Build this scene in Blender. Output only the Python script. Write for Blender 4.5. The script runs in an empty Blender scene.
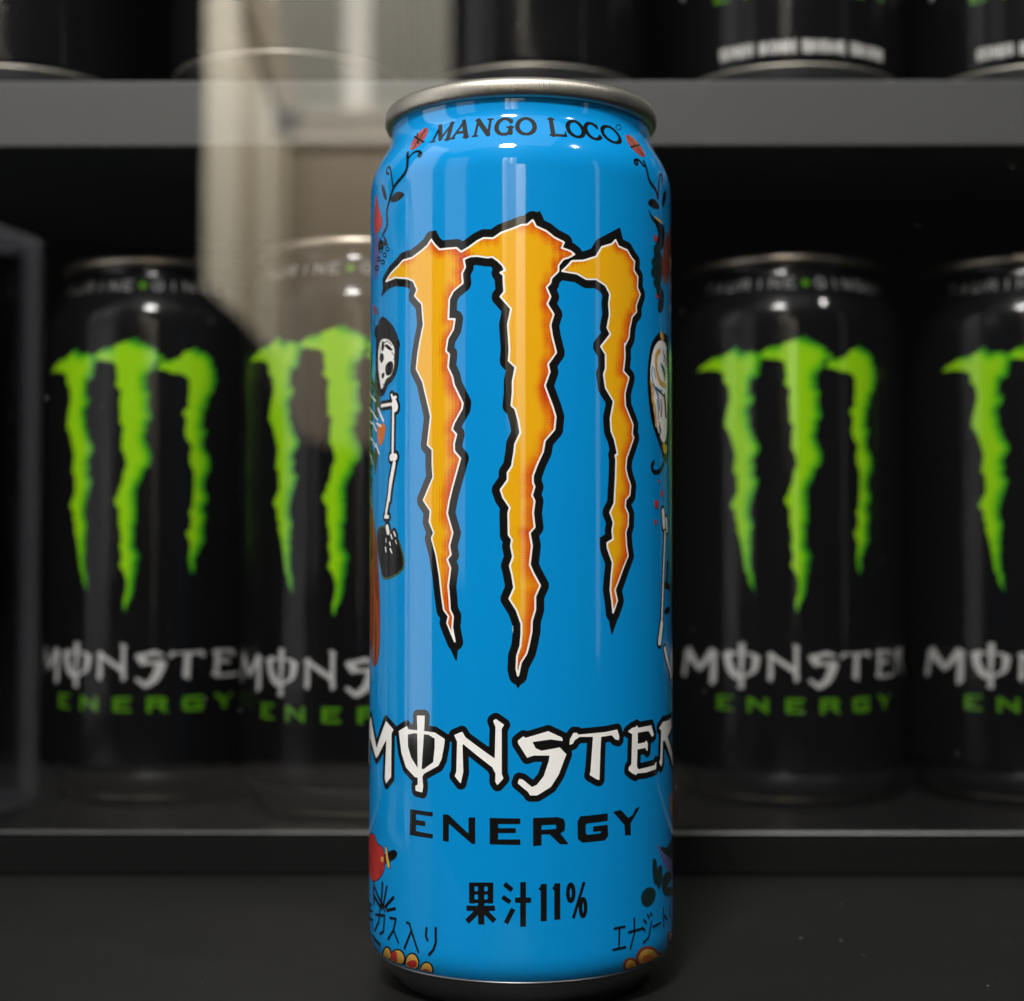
import bpy, math, random
import numpy as np

random.seed(7)
S = 0.001                      # millimetres to metres
scene = bpy.context.scene
col = scene.collection

# ------------------------------------------------------------------ camera
cam_data = bpy.data.cameras.new("camera")
cam = bpy.data.objects.new("camera", cam_data)
col.objects.link(cam)
scene.camera = cam
cam_data.sensor_fit = 'HORIZONTAL'
cam_data.sensor_width = 36.0
cam_data.lens = 36.0 * 1572.7 / 1024.0
cam_data.clip_start = 0.01
cam_data.clip_end = 50.0
cam.location = (0.0, -0.303447, 0.082)
cam.rotation_euler = (math.pi / 2 + 0.02896, 0.0, 0.005587)
cam_data.dof.use_dof = True
cam_data.dof.focus_distance = 0.276
cam_data.dof.aperture_fstop = 12.5

# ------------------------------------------------------------------ world and lamps
world = bpy.data.worlds.new("World")
scene.world = world
world.use_nodes = True
wbg = world.node_tree.nodes["Background"]
wbg.inputs[0].default_value = (0.90, 0.95, 1.0, 1)
wbg.inputs[1].default_value = 0.020


def area_lamp(name, loc, target, sx, sy, power, color):
    d = bpy.data.lights.new(name, 'AREA')
    d.shape = 'ELLIPSE' if sx == sy else 'RECTANGLE'
    d.size = sx
    d.size_y = sy
    d.energy = power
    d.color = color
    o = bpy.data.objects.new(name, d)
    col.objects.link(o)
    o.location = loc
    v = np.array(target, float) - np.array(loc, float)
    v /= np.linalg.norm(v)
    yaw = math.atan2(v[0], -v[1]) if abs(v[2]) < 0.999 else 0.0
    tilt = math.acos(max(-1, min(1, -v[2])))
    o.rotation_euler = (tilt, 0, math.atan2(-v[0], v[1]))
    return o


# tall daylight strip to the left of the can (its reflection runs down the can)
area_lamp("window_strip", (-0.36, -0.070, 0.275), (0.0, -0.070, 0.275), 0.17, 0.54, 0.56, (1.0, 0.97, 0.95))
# soft window of the room, front left
area_lamp("room_window", (-0.92, -0.80, 0.42), (0.0, 0.0, 0.20), 0.36, 0.75, 0.85, (1.0, 0.98, 0.97))
# ceiling lamps above and behind the camera
area_lamp("ceiling_lamp", (-0.16, -0.74, 1.05), (0.0, 0.05, 0.08), 0.20, 0.20, 17.0, (1.0, 0.98, 0.95))
area_lamp("ceiling_lamp", (0.55, -0.42, 0.95), (0.0, 0.05, 0.08), 0.05, 0.05, 2.4, (1.0, 0.97, 0.94))
# white ceiling glow overhead
area_lamp("ceiling_glow", (-0.40, -0.32, 1.30), (-0.40, -0.32, 0.0), 1.7, 1.2, 4.6, (1.0, 0.98, 0.96))
# thin far strip to the right
area_lamp("doorway_strip", (0.80, -0.50, 0.30), (0.0, 0.0, 0.30), 0.05, 0.60, 0.11, (0.92, 0.92, 1.0))
# lamp that lights the doorway behind the camera
area_lamp("hall_lamp", (-0.25, -1.85, 1.75), (-0.35, -2.9, 0.85), 0.35, 0.35, 160.0, (1.0, 0.93, 0.82))

vs = scene.view_settings
vs.view_transform = 'Standard'
vs.look = 'None'
vs.exposure = 0.0
vs.gamma = 1.0
vs.use_curve_mapping = False
scene.cycles.use_denoising = True
scene.cycles.max_bounces = 10
scene.cycles.transparent_max_bounces = 16
scene.cycles.caustics_reflective = False
scene.cycles.caustics_refractive = False
scene.cycles.sample_clamp_indirect = 6.0


# ------------------------------------------------------------------ materials
def lin(r, g, b):
    return tuple(((c / 255 + 0.055) / 1.055) ** 2.4 if c > 10 else c / 255 / 12.92 for c in (r, g, b)) + (1,)


def new_mat(name):
    m = bpy.data.materials.new(name)
    m.use_nodes = True
    return m, m.node_tree.nodes, m.node_tree.links


def mix_color(nodes, links, a, b, fac):
    mx = nodes.new('ShaderNodeMix')
    mx.data_type = 'RGBA'
    mx.inputs[6].default_value = a
    mx.inputs[7].default_value = b
    links.new(fac, mx.inputs[0])
    return mx.outputs[2]


def object_noise(nodes, links, scale, detail=3.0, rough=0.6):
    tc = nodes.new('ShaderNodeTexCoord')
    nz = nodes.new('ShaderNodeTexNoise')
    nz.inputs['Scale'].default_value = scale
    nz.inputs['Detail'].default_value = detail
    nz.inputs['Roughness'].default_value = rough
    links.new(tc.outputs['Object'], nz.inputs['Vector'])
    return nz.outputs['Fac']


def ink(name, color, rough=0.45, coat=1.0, coat_rough=0.05, vary=0.06, metal=0.0, spec=0.04):
    """printed lacquer on metal: slightly uneven ink under a clear gloss coat"""
    m, n, l = new_mat(name)
    b = n['Principled BSDF']
    fac = object_noise(n, l, 900.0, 2.0)
    dark = tuple(c * (1 - vary) for c in color[:3]) + (1,)
    lite = tuple(min(1, c * (1 + vary)) for c in color[:3]) + (1,)
    l.new(mix_color(n, l, dark, lite, fac), b.inputs['Base Color'])
    b.inputs['Roughness'].default_value = rough
    b.inputs['Metallic'].default_value = metal
    b.inputs['Specular IOR Level'].default_value = spec
    b.inputs['Coat Weight'].default_value = coat
    b.inputs['Coat IOR'].default_value = 1.5
    fac2 = object_noise(n, l, 45.0, 3.0)
    mr = n.new('ShaderNodeMapRange')
    mr.inputs[1].default_value = 0.35
    mr.inputs[2].default_value = 0.72
    mr.inputs[3].default_value = coat_rough * 0.5
    mr.inputs[4].default_value = coat_rough * 2.6
    l.new(fac2, mr.inputs[0])
    l.new(mr.outputs[0], b.inputs['Coat Roughness'])
    bump = n.new('ShaderNodeBump')
    bump.inputs['Strength'].default_value = 0.05
    bump.inputs['Distance'].default_value = 0.0004
    l.new(object_noise(n, l, 70.0, 2.0), bump.inputs['Height'])
    l.new(bump.outputs[0], b.inputs['Coat Normal'])
    return m


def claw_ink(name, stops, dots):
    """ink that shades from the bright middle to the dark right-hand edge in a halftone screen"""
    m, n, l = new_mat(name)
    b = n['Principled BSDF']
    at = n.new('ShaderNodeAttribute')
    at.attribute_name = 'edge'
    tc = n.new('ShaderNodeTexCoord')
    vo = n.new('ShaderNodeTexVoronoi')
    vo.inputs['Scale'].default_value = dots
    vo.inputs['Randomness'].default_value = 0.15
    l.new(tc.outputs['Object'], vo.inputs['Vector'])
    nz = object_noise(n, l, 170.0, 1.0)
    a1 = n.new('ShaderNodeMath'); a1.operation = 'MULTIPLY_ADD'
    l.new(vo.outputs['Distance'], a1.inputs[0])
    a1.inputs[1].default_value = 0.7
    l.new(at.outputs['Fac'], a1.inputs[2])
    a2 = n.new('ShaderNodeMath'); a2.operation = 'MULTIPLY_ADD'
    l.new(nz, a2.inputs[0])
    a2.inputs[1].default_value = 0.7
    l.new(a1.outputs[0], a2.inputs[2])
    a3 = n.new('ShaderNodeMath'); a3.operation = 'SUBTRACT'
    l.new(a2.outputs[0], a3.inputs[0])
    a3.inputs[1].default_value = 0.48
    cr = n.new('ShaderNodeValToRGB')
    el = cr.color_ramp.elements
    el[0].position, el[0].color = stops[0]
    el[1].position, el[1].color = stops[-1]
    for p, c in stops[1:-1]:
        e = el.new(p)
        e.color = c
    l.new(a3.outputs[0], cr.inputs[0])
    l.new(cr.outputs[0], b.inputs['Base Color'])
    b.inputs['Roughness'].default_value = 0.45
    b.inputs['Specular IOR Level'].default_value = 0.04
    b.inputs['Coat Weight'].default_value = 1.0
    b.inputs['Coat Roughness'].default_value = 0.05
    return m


def metal(name, color, rough, aniso=0.0):
    m, n, l = new_mat(name)
    b = n['Principled BSDF']
    b.inputs['Metallic'].default_value = 1.0
    fac = object_noise(n, l, 500.0, 3.0)
    l.new(mix_color(n, l, tuple(c * 0.85 for c in color) + (1,), color + (1,), fac), b.inputs['Base Color'])
    mr = n.new('ShaderNodeMapRange')
    mr.inputs[3].default_value = rough * 0.8
    mr.inputs[4].default_value = rough * 1.2
    l.new(object_noise(n, l, 150.0, 3.0), mr.inputs[0])
    l.new(mr.outputs[0], b.inputs['Roughness'])
    b.inputs['Anisotropic'].default_value = aniso
    return m


def brushed(name, color, rough):
    """turned aluminium: fine strokes across the rim, around the can's axis"""
    m = metal(name, color, rough, 0.3)
    n, l = m.node_tree.nodes, m.node_tree.links
    tc = n.new('ShaderNodeTexCoord')
    sp = n.new('ShaderNodeSeparateXYZ')
    l.new(tc.outputs['Object'], sp.inputs[0])
    at = n.new('ShaderNodeMath'); at.operation = 'ARCTAN2'
    l.new(sp.outputs[0], at.inputs[0]); l.new(sp.outputs[1], at.inputs[1])
    nz = n.new('ShaderNodeTexNoise'); nz.noise_dimensions = '1D'
    nz.inputs['Scale'].default_value = 70.0
    nz.inputs['Detail'].default_value = 4.0
    l.new(at.outputs[0], nz.inputs['W'])
    bp = n.new('ShaderNodeBump')
    bp.inputs['Strength'].default_value = 0.35
    bp.inputs['Distance'].default_value = 0.0002
    l.new(nz.outputs[0], bp.inputs['Height'])
    l.new(bp.outputs[0], n['Principled BSDF'].inputs['Normal'])
    return m


def matte(name, color, rough, bump_scale=0.0, bump=0.2, bump_dist=0.0004, vary=0.12, noise=60.0, spec=0.5):
    m, n, l = new_mat(name)
    b = n['Principled BSDF']
    fac = object_noise(n, l, noise, 4.0)
    l.new(mix_color(n, l, tuple(c * (1 - vary) for c in color) + (1,), tuple(c * (1 + vary) for c in color) + (1,), fac),
          b.inputs['Base Color'])
    b.inputs['Roughness'].default_value = rough
    b.inputs['Specular IOR Level'].default_value = spec
    if bump_scale:
        bp = n.new('ShaderNodeBump')
        bp.inputs['Strength'].default_value = bump
        bp.inputs['Distance'].default_value = bump_dist
        l.new(object_noise(n, l, bump_scale, 3.0), bp.inputs['Height'])
        l.new(bp.outputs[0], b.inputs['Normal'])
    return m


def clear(name, ior, tint, rough=0.0, smudge=0.0):
    """clear sheet: straight-through transmission plus Fresnel reflection"""
    m, n, l = new_mat(name)
    n.remove(n['Principled BSDF'])
    out = n['Material Output']
    tr = n.new('ShaderNodeBsdfTransparent')
    tr.inputs[0].default_value = tint
    gl = n.new('ShaderNodeBsdfGlossy')
    gl.inputs['Color'].default_value = (1, 1, 1, 1)
    if smudge:
        mr = n.new('ShaderNodeMapRange')
        mr.inputs[1].default_value = 0.35
        mr.inputs[2].default_value = 0.75
        mr.inputs[3].default_value = rough
        mr.inputs[4].default_value = rough + smudge
        l.new(object_noise(n, l, 14.0, 4.0), mr.inputs[0])
        l.new(mr.outputs[0], gl.inputs['Roughness'])
    else:
        gl.inputs['Roughness'].default_value = rough
    fr = n.new('ShaderNodeFresnel')
    ge = n.new('ShaderNodeNewGeometry')
    mi = n.new('ShaderNodeMix')
    mi.data_type = 'FLOAT'
    mi.inputs[2].default_value = ior           # entering and leaving the thin sheet reflect alike
    mi.inputs[3].default_value = 1.0 / ior
    l.new(ge.outputs['Backfacing'], mi.inputs[0])
    l.new(mi.outputs[0], fr.inputs['IOR'])
    mx = n.new('ShaderNodeMixShader')
    l.new(fr.outputs[0], mx.inputs[0])
    l.new(tr.outputs[0], mx.inputs[1])
    l.new(gl.outputs[0], mx.inputs[2])
    l.new(mx.outputs[0], out.inputs['Surface'])
    return m


M = {}
M['blue'] = ink('blue_lacquer', (0.001, 0.256, 0.625, 1), vary=0.03)
M['ink_black'] = ink('black_ink', (0.006, 0.006, 0.006, 1))
M['ink_white'] = ink('white_ink', (0.90, 0.885, 0.85, 1))
M['ink_red'] = ink('red_ink', (0.46, 0.035, 0.03, 1), vary=0.3)
M['ink_rose'] = ink('rose_ink', (0.30, 0.055, 0.05, 1), vary=0.5)
M['ink_brick'] = ink('brick_ink', (0.20, 0.045, 0.022, 1), vary=0.4)
M['ink_orange'] = ink('orange_ink', (0.62, 0.17, 0.02, 1), vary=0.3)
M['ink_gold'] = ink('gold_ink', (0.62, 0.36, 0.07, 1), vary=0.2)
M['ink_olive'] = ink('olive_ink', (0.055, 0.085, 0.03, 1), vary=0.4)
M['ink_leaf'] = ink('dark_leaf_ink', (0.008, 0.030, 0.028, 1), vary=0.3)
M['ink_sky'] = ink('pale_blue_ink', (0.10, 0.22, 0.42, 1), vary=0.2)
M['ink_plum'] = ink('plum_ink', (0.10, 0.12, 0.30, 1), vary=0.2)
M['claw_orange'] = claw_ink('orange_claw_ink', [(0.0, (0.40, 0.022, 0.006, 1)), (0.25, (0.58, 0.060, 0.006, 1)), (0.55, (0.72, 0.19, 0.006, 1)), (0.9, (0.80, 0.40, 0.006, 1))], 3400.0)
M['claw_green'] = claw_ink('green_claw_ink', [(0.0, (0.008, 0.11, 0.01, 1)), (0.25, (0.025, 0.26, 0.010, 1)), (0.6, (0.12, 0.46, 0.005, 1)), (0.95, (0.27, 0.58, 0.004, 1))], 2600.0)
M['ink_dimgrey'] = ink('petal_grey_ink', (0.10, 0.10, 0.10, 1))
M['black_can'] = ink('black_lacquer', (0.0040, 0.0040, 0.0045, 1), coat=0.42, coat_rough=0.08)
M['ink_green'] = ink('green_ink', (0.065, 0.21, 0.005, 1))
M['ink_grey'] = ink('grey_ink', (0.45, 0.45, 0.44, 1))
M['ink_dim'] = ink('dim_grey_ink', (0.22, 0.22, 0.22, 1))
M['alu'] = brushed('brushed_aluminium', (0.46, 0.435, 0.38), 0.42)
M['alu_dim'] = metal('shaded_aluminium', (0.34, 0.30, 0.25), 0.36, 0.3)  # rim aluminium with the weaker light in the case put into its colour
M['alu_dark'] = metal('dull_aluminium', (0.17, 0.17, 0.175), 0.36)
M['alu_black'] = metal('dark_lacquered_aluminium', (0.42, 0.42, 0.43), 0.36)
M['table'] = matte('black_table_leatherette', (0.010, 0.010, 0.0098), 0.50, 1500.0, 0.5, 0.0003, 0.25, 40.0, spec=0.16)
M['case'] = matte('black_case_board', (0.003, 0.003, 0.0035), 0.8, spec=0.02)
M['plinth'] = matte('black_plinth_board', (0.008, 0.008, 0.008), 0.7, 800.0, 0.2, spec=0.05)
M['floor'] = matte('black_gloss_floor', (0.010, 0.010, 0.010), 0.22)
M['shelf'] = matte('grey_shelf_board', (0.062, 0.063, 0.062), 0.5, 600.0, 0.1, 0.0002, 0.06, 30.0)
M['rail'] = metal('satin_rail', (0.24, 0.24, 0.24), 0.45)
M['glass'] = clear('case_glass', 1.5, (0.985, 0.985, 0.985, 1), 0.0, 0.02)
M['acrylic'] = clear('clear_acrylic', 1.49, (0.97, 0.97, 0.985, 1))
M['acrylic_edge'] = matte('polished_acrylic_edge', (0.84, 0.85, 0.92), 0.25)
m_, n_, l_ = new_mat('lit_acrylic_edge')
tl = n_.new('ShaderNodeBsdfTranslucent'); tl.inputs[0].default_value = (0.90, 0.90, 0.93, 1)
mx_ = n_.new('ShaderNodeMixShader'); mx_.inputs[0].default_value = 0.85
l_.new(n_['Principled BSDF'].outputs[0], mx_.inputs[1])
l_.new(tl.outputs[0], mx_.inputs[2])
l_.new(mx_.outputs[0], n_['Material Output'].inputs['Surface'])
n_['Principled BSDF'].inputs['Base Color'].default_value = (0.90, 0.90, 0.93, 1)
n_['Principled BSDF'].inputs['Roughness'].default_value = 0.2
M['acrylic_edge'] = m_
M['dust'] = matte('grey_dust', (0.35, 0.35, 0.34), 0.9)
M['cream'] = matte('cream_paint', (0.78, 0.74, 0.63), 0.5, vary=0.04)
M['beige'] = matte('beige_paint', (0.46, 0.41, 0.32), 0.5, vary=0.05)
M['taupe'] = matte('taupe_paint', (0.26, 0.22, 0.16), 0.5, vary=0.05)
M['tan'] = matte('tan_door', (0.30, 0.25, 0.185), 0.55, vary=0.06, noise=4.0)
M['greywall'] = matte('grey_wall', (0.20, 0.20, 0.18), 0.7, vary=0.05)
M['whiteblind'] = matte('white_blind', (0.92, 0.92, 0.88), 0.6, vary=0.02)
M['blocker_black'] = matte('blocker_matte', (0.008, 0.008, 0.009), 0.9)  # near-black for the added reflection blocker


# ------------------------------------------------------------------ mesh helpers
def mesh_object(name, verts, faces, mat, parent=None, smooth=False, normals=None, edge=None):
    me = bpy.data.meshes.new(name)
    me.from_pydata([tuple(v) for v in verts], [], [tuple(f) for f in faces])
    me.materials.append(mat)
    if smooth:
        me.polygons.foreach_set('use_smooth', [True] * len(me.polygons))
    if normals is not None:
        me.normals_split_custom_set_from_vertices([tuple(v) for v in normals])
    if edge is not None:
        a = me.attributes.new('edge', 'FLOAT', 'POINT')
        a.data.foreach_set('value', np.asarray(edge, np.float32))
    me.update()
    o = bpy.data.objects.new(name, me)
    col.objects.link(o)
    if parent is not None:
        o.parent = parent
    return o


def empty(name, loc, label, cat, group=None, rz=0.0):
    o = bpy.data.objects.new(name, None)
    o.empty_display_size = 0.02
    col.objects.link(o)
    o.location = loc
    o.rotation_euler = (0, 0, rz)
    o['label'] = label
    o['category'] = cat
    if group:
        o['group'] = group
    return o


def box(name, x0, x1, y0, y1, z0, z1, mat, parent=None, bevel=0.0):
    if bevel <= 0:
        v = [(x, y, z) for z in (z0, z1) for y in (y0, y1) for x in (x0, x1)]
        f = [(0, 2, 3, 1), (4, 5, 7, 6), (0, 1, 5, 4), (2, 6, 7, 3), (0, 4, 6, 2), (1, 3, 7, 5)]
        return mesh_object(name, v, f, mat, parent)
    import bmesh
    bm = bmesh.new()
    bmesh.ops.create_cube(bm, size=1.0)
    for q in bm.verts:
        q.co.x = x0 if q.co.x < 0 else x1
        q.co.y = y0 if q.co.y < 0 else y1
        q.co.z = z0 if q.co.z < 0 else z1
    bmesh.ops.bevel(bm, geom=bm.edges[:], offset=bevel, segments=3, profile=0.5, affect='EDGES')
    me = bpy.data.meshes.new(name)
    bm.to_mesh(me)
    bm.free()
    me.materials.append(mat)
    o = bpy.data.objects.new(name, me)
    col.objects.link(o)
    if parent is not None:
        o.parent = parent
    return o


def lathe(name, prof, mat, parent=None, seg=160, cap_start=False, cap_end=False):
    """prof: list of (radius mm, height mm)"""
    v, f = [], []
    n = len(prof)
    for r, h in prof:
        for k in range(seg):
            a = 2 * math.pi * k / seg
            v.append((r * S * math.sin(a), -r * S * math.cos(a), h * S))
    for i in range(n - 1):
        for k in range(seg):
            k2 = (k + 1) % seg
            f.append((i * seg + k, i * seg + k2, (i + 1) * seg + k2, (i + 1) * seg + k))
    if cap_start:
        f.append(tuple(range(seg - 1, -1, -1)))
    if cap_end:
        f.append(tuple((n - 1) * seg + k for k in range(seg)))
    return mesh_object(name, v, f, mat, parent, smooth=True)


class Profile:
    """smoothed radius as a function of height, in millimetres"""
    def __init__(self, pts, win=9):
        p = np.array(pts, float)
        self.h = np.arange(p[0, 0] - 3, p[-1, 0] + 3.01, 0.2)
        r = np.interp(self.h, p[:, 0], p[:, 1])
        k = np.ones(win) / win
        for _ in range(2):
            r = np.convolve(np.pad(r, win // 2, mode='edge'), k, mode='valid')
        self.rr = r
        self.lo, self.hi = p[0, 0], p[-1, 0]

    def r(self, h):
        return np.interp(h, self.h, self.rr)

    def slope(self, h):
        return (self.r(np.asarray(h) + 0.2) - self.r(np.asarray(h) - 0.2)) / 0.4

    def points(self, h0, h1, step=0.4):
        hs = [h0]
        cur = h0
        while cur < h1 - 1e-6:
            d = step if abs(self.slope(cur + step)) > 0.004 or abs(self.slope(cur)) > 0.004 else 6.0
            cur = min(h1, cur + d)
            if d > 1 and abs(self.slope(cur)) > 0.004:
                cur = min(h1, cur - d + step)
            hs.append(cur)
        return [(float(self.r(h)), h) for h in hs]


# ------------------------------------------------------------------ flat print: signed-distance artwork wrapped on a can
def sd_poly(P, poly):
    p = np.asarray(poly, float)
    q = np.roll(p, -1, axis=0)
    best = np.full(len(P), 1e9)
    inside = np.zeros(len(P), bool)
    for a, b in zip(p, q):
        e = b - a
        L = e @ e
        if L < 1e-12:
            continue
        w = P - a
        t = np.clip((w @ e) / L, 0, 1)
        d = w - t[:, None] * e
        best = np.minimum(best, (d * d).sum(1))
        c = (a[1] > P[:, 1]) != (b[1] > P[:, 1])
        if abs(b[1] - a[1]) > 1e-12:
            inside ^= c & (P[:, 0] < (b[0] - a[0]) * (P[:, 1] - a[1]) / (b[1] - a[1]) + a[0])
    d = np.sqrt(best)
    return np.where(inside, -d, d)


def sd_stroke(P, line, width):
    p = np.asarray(line, float)
    best = np.full(len(P), 1e9)
    for a, b in zip(p[:-1], p[1:]):
        e = b - a
        L = max(e @ e, 1e-12)
        w = P - a
        t = np.clip((w @ e) / L, 0, 1)
        d = w - t[:, None] * e
        best = np.minimum(best, (d * d).sum(1))
    return np.sqrt(best) - width / 2


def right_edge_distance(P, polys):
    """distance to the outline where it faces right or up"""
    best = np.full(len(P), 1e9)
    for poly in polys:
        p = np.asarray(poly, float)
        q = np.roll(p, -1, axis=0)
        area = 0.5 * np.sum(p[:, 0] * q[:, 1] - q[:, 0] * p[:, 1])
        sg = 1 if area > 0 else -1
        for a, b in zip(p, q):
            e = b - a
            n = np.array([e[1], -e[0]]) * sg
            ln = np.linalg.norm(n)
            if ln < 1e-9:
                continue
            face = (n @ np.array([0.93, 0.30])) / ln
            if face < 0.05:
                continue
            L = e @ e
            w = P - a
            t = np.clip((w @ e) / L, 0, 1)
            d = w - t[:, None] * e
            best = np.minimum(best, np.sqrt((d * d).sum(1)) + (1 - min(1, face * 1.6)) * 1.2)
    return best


def decal(name, mat, prof, R, lift, add=(), strokes=(), sub=(), grow=0.0, step=0.2, parent=None,
          sx=1.0, sz=1.0, ox=0.0, oz=0.0, shade=None, substrokes=(), raw=()):
    """artwork in label millimetres (arc length at radius R, height) marched into triangles on the can wall"""
    add = [[(x * sx + ox, z * sz + oz) for x, z in p] for p in add]
    sub = [[(x * sx + ox, z * sz + oz) for x, z in p] for p in sub]
    strokes = [([(x * sx + ox, z * sz + oz) for x, z in p], w * min(sx, sz)) for p, w in strokes]
    substrokes = [([(x * sx + ox, z * sz + oz) for x, z in p], w * min(sx, sz)) for p, w in substrokes]
    allp = [q for p in add for q in p] + [q for p, w in strokes for q in p]
    mw = max([w for p, w in strokes] + [0.0]) / 2 + grow + 2.5 * step
    A = np.array(allp)
    x0, z0 = A.min(0) - mw
    x1, z1 = A.max(0) + mw
    nx, nz = int((x1 - x0) / step) + 2, int((z1 - z0) / step) + 2
    gx, gz = np.meshgrid(x0 + step * np.arange(nx), z0 + step * np.arange(nz))
    P = np.stack([gx.ravel(), gz.ravel()], -1)
    F = np.full(len(P), 1e3)

    def near(pts, pad):
        a = np.array(pts)
        return np.nonzero((P[:, 0] > a[:, 0].min() - pad) & (P[:, 0] < a[:, 0].max() + pad)
                          & (P[:, 1] > a[:, 1].min() - pad) & (P[:, 1] < a[:, 1].max() + pad))[0]
    for p in add:
        i = near(p, grow + 3 * step)
        F[i] = np.minimum(F[i], sd_poly(P[i], p))
    for p, w in strokes:
        i = near(p, grow + w + 3 * step)
        F[i] = np.minimum(F[i], sd_stroke(P[i], p, w))
    F -= grow
    for p in raw:
        p = [(x * sx + ox, z * sz + oz) for x, z in p]
        i = near(p, 3 * step)
        F[i] = np.minimum(F[i], sd_poly(P[i], p))
    for p in sub:
        i = near(p, 3 * step)
        F[i] = np.maximum(F[i], -(sd_poly(P[i], p) + grow))
    for p, w in substrokes:
        i = near(p, w + 3 * step)
        F[i] = np.maximum(F[i], -sd_stroke(P[i], p, w))
    F = np.where(np.abs(F) < 1e-6, 1e-6, F)
    idx = np.arange(nx * nz).reshape(nz, nx)
    a, b, c, d = idx[:-1, :-1].ravel(), idx[:-1, 1:].ravel(), idx[1:, 1:].ravel(), idx[1:, :-1].ravel()
    T = np.concatenate([np.stack([a, b, c], 1), np.stack([a, c, d], 1)])
    ins = F[T] < 0
    T = T[ins.any(1)]
    ins = F[T] < 0
    cnt = ins.sum(1)
    tris = [T[cnt == 3]]
    tris = [np.stack([t, t], -1) for t in tris]                    # vertex = edge (i, i)
    T1, I1 = T[cnt == 1], ins[cnt == 1]
    k = np.argmax(I1, 1)
    r = np.arange(len(T1))
    p0, p1, p2 = T1[r, k], T1[r, (k + 1) % 3], T1[r, (k + 2) % 3]
    tris.append(np.stack([np.stack([p0, p0], -1), np.stack([p0, p1], -1), np.stack([p0, p2], -1)], 1))
    T2, I2 = T[cnt == 2], ins[cnt == 2]
    k = np.argmin(I2, 1)
    r = np.arange(len(T2))
    p0, p1, p2 = T2[r, k], T2[r, (k + 1) % 3], T2[r, (k + 2) % 3]
    tris.append(np.stack([np.stack([p1, p1], -1), np.stack([p2, p2], -1), np.stack([p1, p0], -1)], 1))
    tris.append(np.stack([np.stack([p1, p0], -1), np.stack([p2, p2], -1), np.stack([p2, p0], -1)], 1))
    V = np.concatenate(tris).astype(np.int64)
    lo, hi = V.min(-1), V.max(-1)
    key = lo * (nx * nz) + hi
    uk, inv = np.unique(key, return_inverse=True)
    i, j = uk // (nx * nz), uk % (nx * nz)
    den = F[i] - F[j]
    t = np.where(i == j, 0.0, F[i] / np.where(np.abs(den) < 1e-12, 1, den))
    Q = P[i] + (P[j] - P[i]) * np.clip(t, 0, 1)[:, None]
    faces = inv.reshape(-1, 3)
    th = Q[:, 0] / R
    rr = prof.r(Q[:, 1]) + lift
    sl = prof.slope(Q[:, 1])
    v = np.stack([rr * np.sin(th), -rr * np.cos(th), Q[:, 1]], -1) * S
    nl = np.sqrt(1 + sl * sl)
    nrm = np.stack([np.sin(th) / nl, -np.cos(th) / nl, -sl / nl], -1)
    edge = None
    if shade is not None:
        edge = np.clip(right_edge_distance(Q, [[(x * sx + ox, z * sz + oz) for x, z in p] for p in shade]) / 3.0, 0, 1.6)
    return mesh_object(name, v, faces.tolist(), mat, parent, smooth=True, normals=nrm, edge=edge)


# single-line capitals in a unit box, for small print
FONT = {
    'T': [[(0, 1), (1, 1)], [(.5, 1), (.5, 0)]],
    'A': [[(0, 0), (.5, 1), (1, 0)], [(.2, .36), (.8, .36)]],
    'U': [[(0, 1), (0, .25), (.2, 0), (.8, 0), (1, .25), (1, 1)]],
    'R': [[(0, 0), (0, 1), (.75, 1), (1, .8), (.9, .55), (0, .5)], [(.55, .5), (1, 0)]],
    'I': [[(.5, 0), (.5, 1)]],
    'N': [[(0, 0), (0, 1), (1, 0), (1, 1)]],
    'E': [[(1, 1), (0, 1), (0, 0), (1, 0)], [(0, .5), (.8, .5)]],
    'G': [[(1, .8), (.75, 1), (.25, 1), (0, .7), (0, .3), (.25, 0), (.8, 0), (1, .2), (1, .48), (.55, .48)]],
    'S': [[(1, .85), (.75, 1), (.2, 1), (0, .78), (.2, .55), (.8, .48), (1, .25), (.8, 0), (.2, 0), (0, .18)]],
    '+': [[(.15, .5), (.85, .5)], [(.5, .15), (.5, .85)]],
}


def text_strokes(txt, h, height, width, gap, weight, centre=0.0, skip=''):
    x = centre - (len(txt) * (width + gap) - gap) / 2
    out = []
    for ch in txt:
        if ch in FONT and ch not in skip:
            for ln in FONT[ch]:
                out.append(([(x + px * width, h + pz * height) for px, pz in ln], weight))
        x += width + gap
    return out


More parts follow.
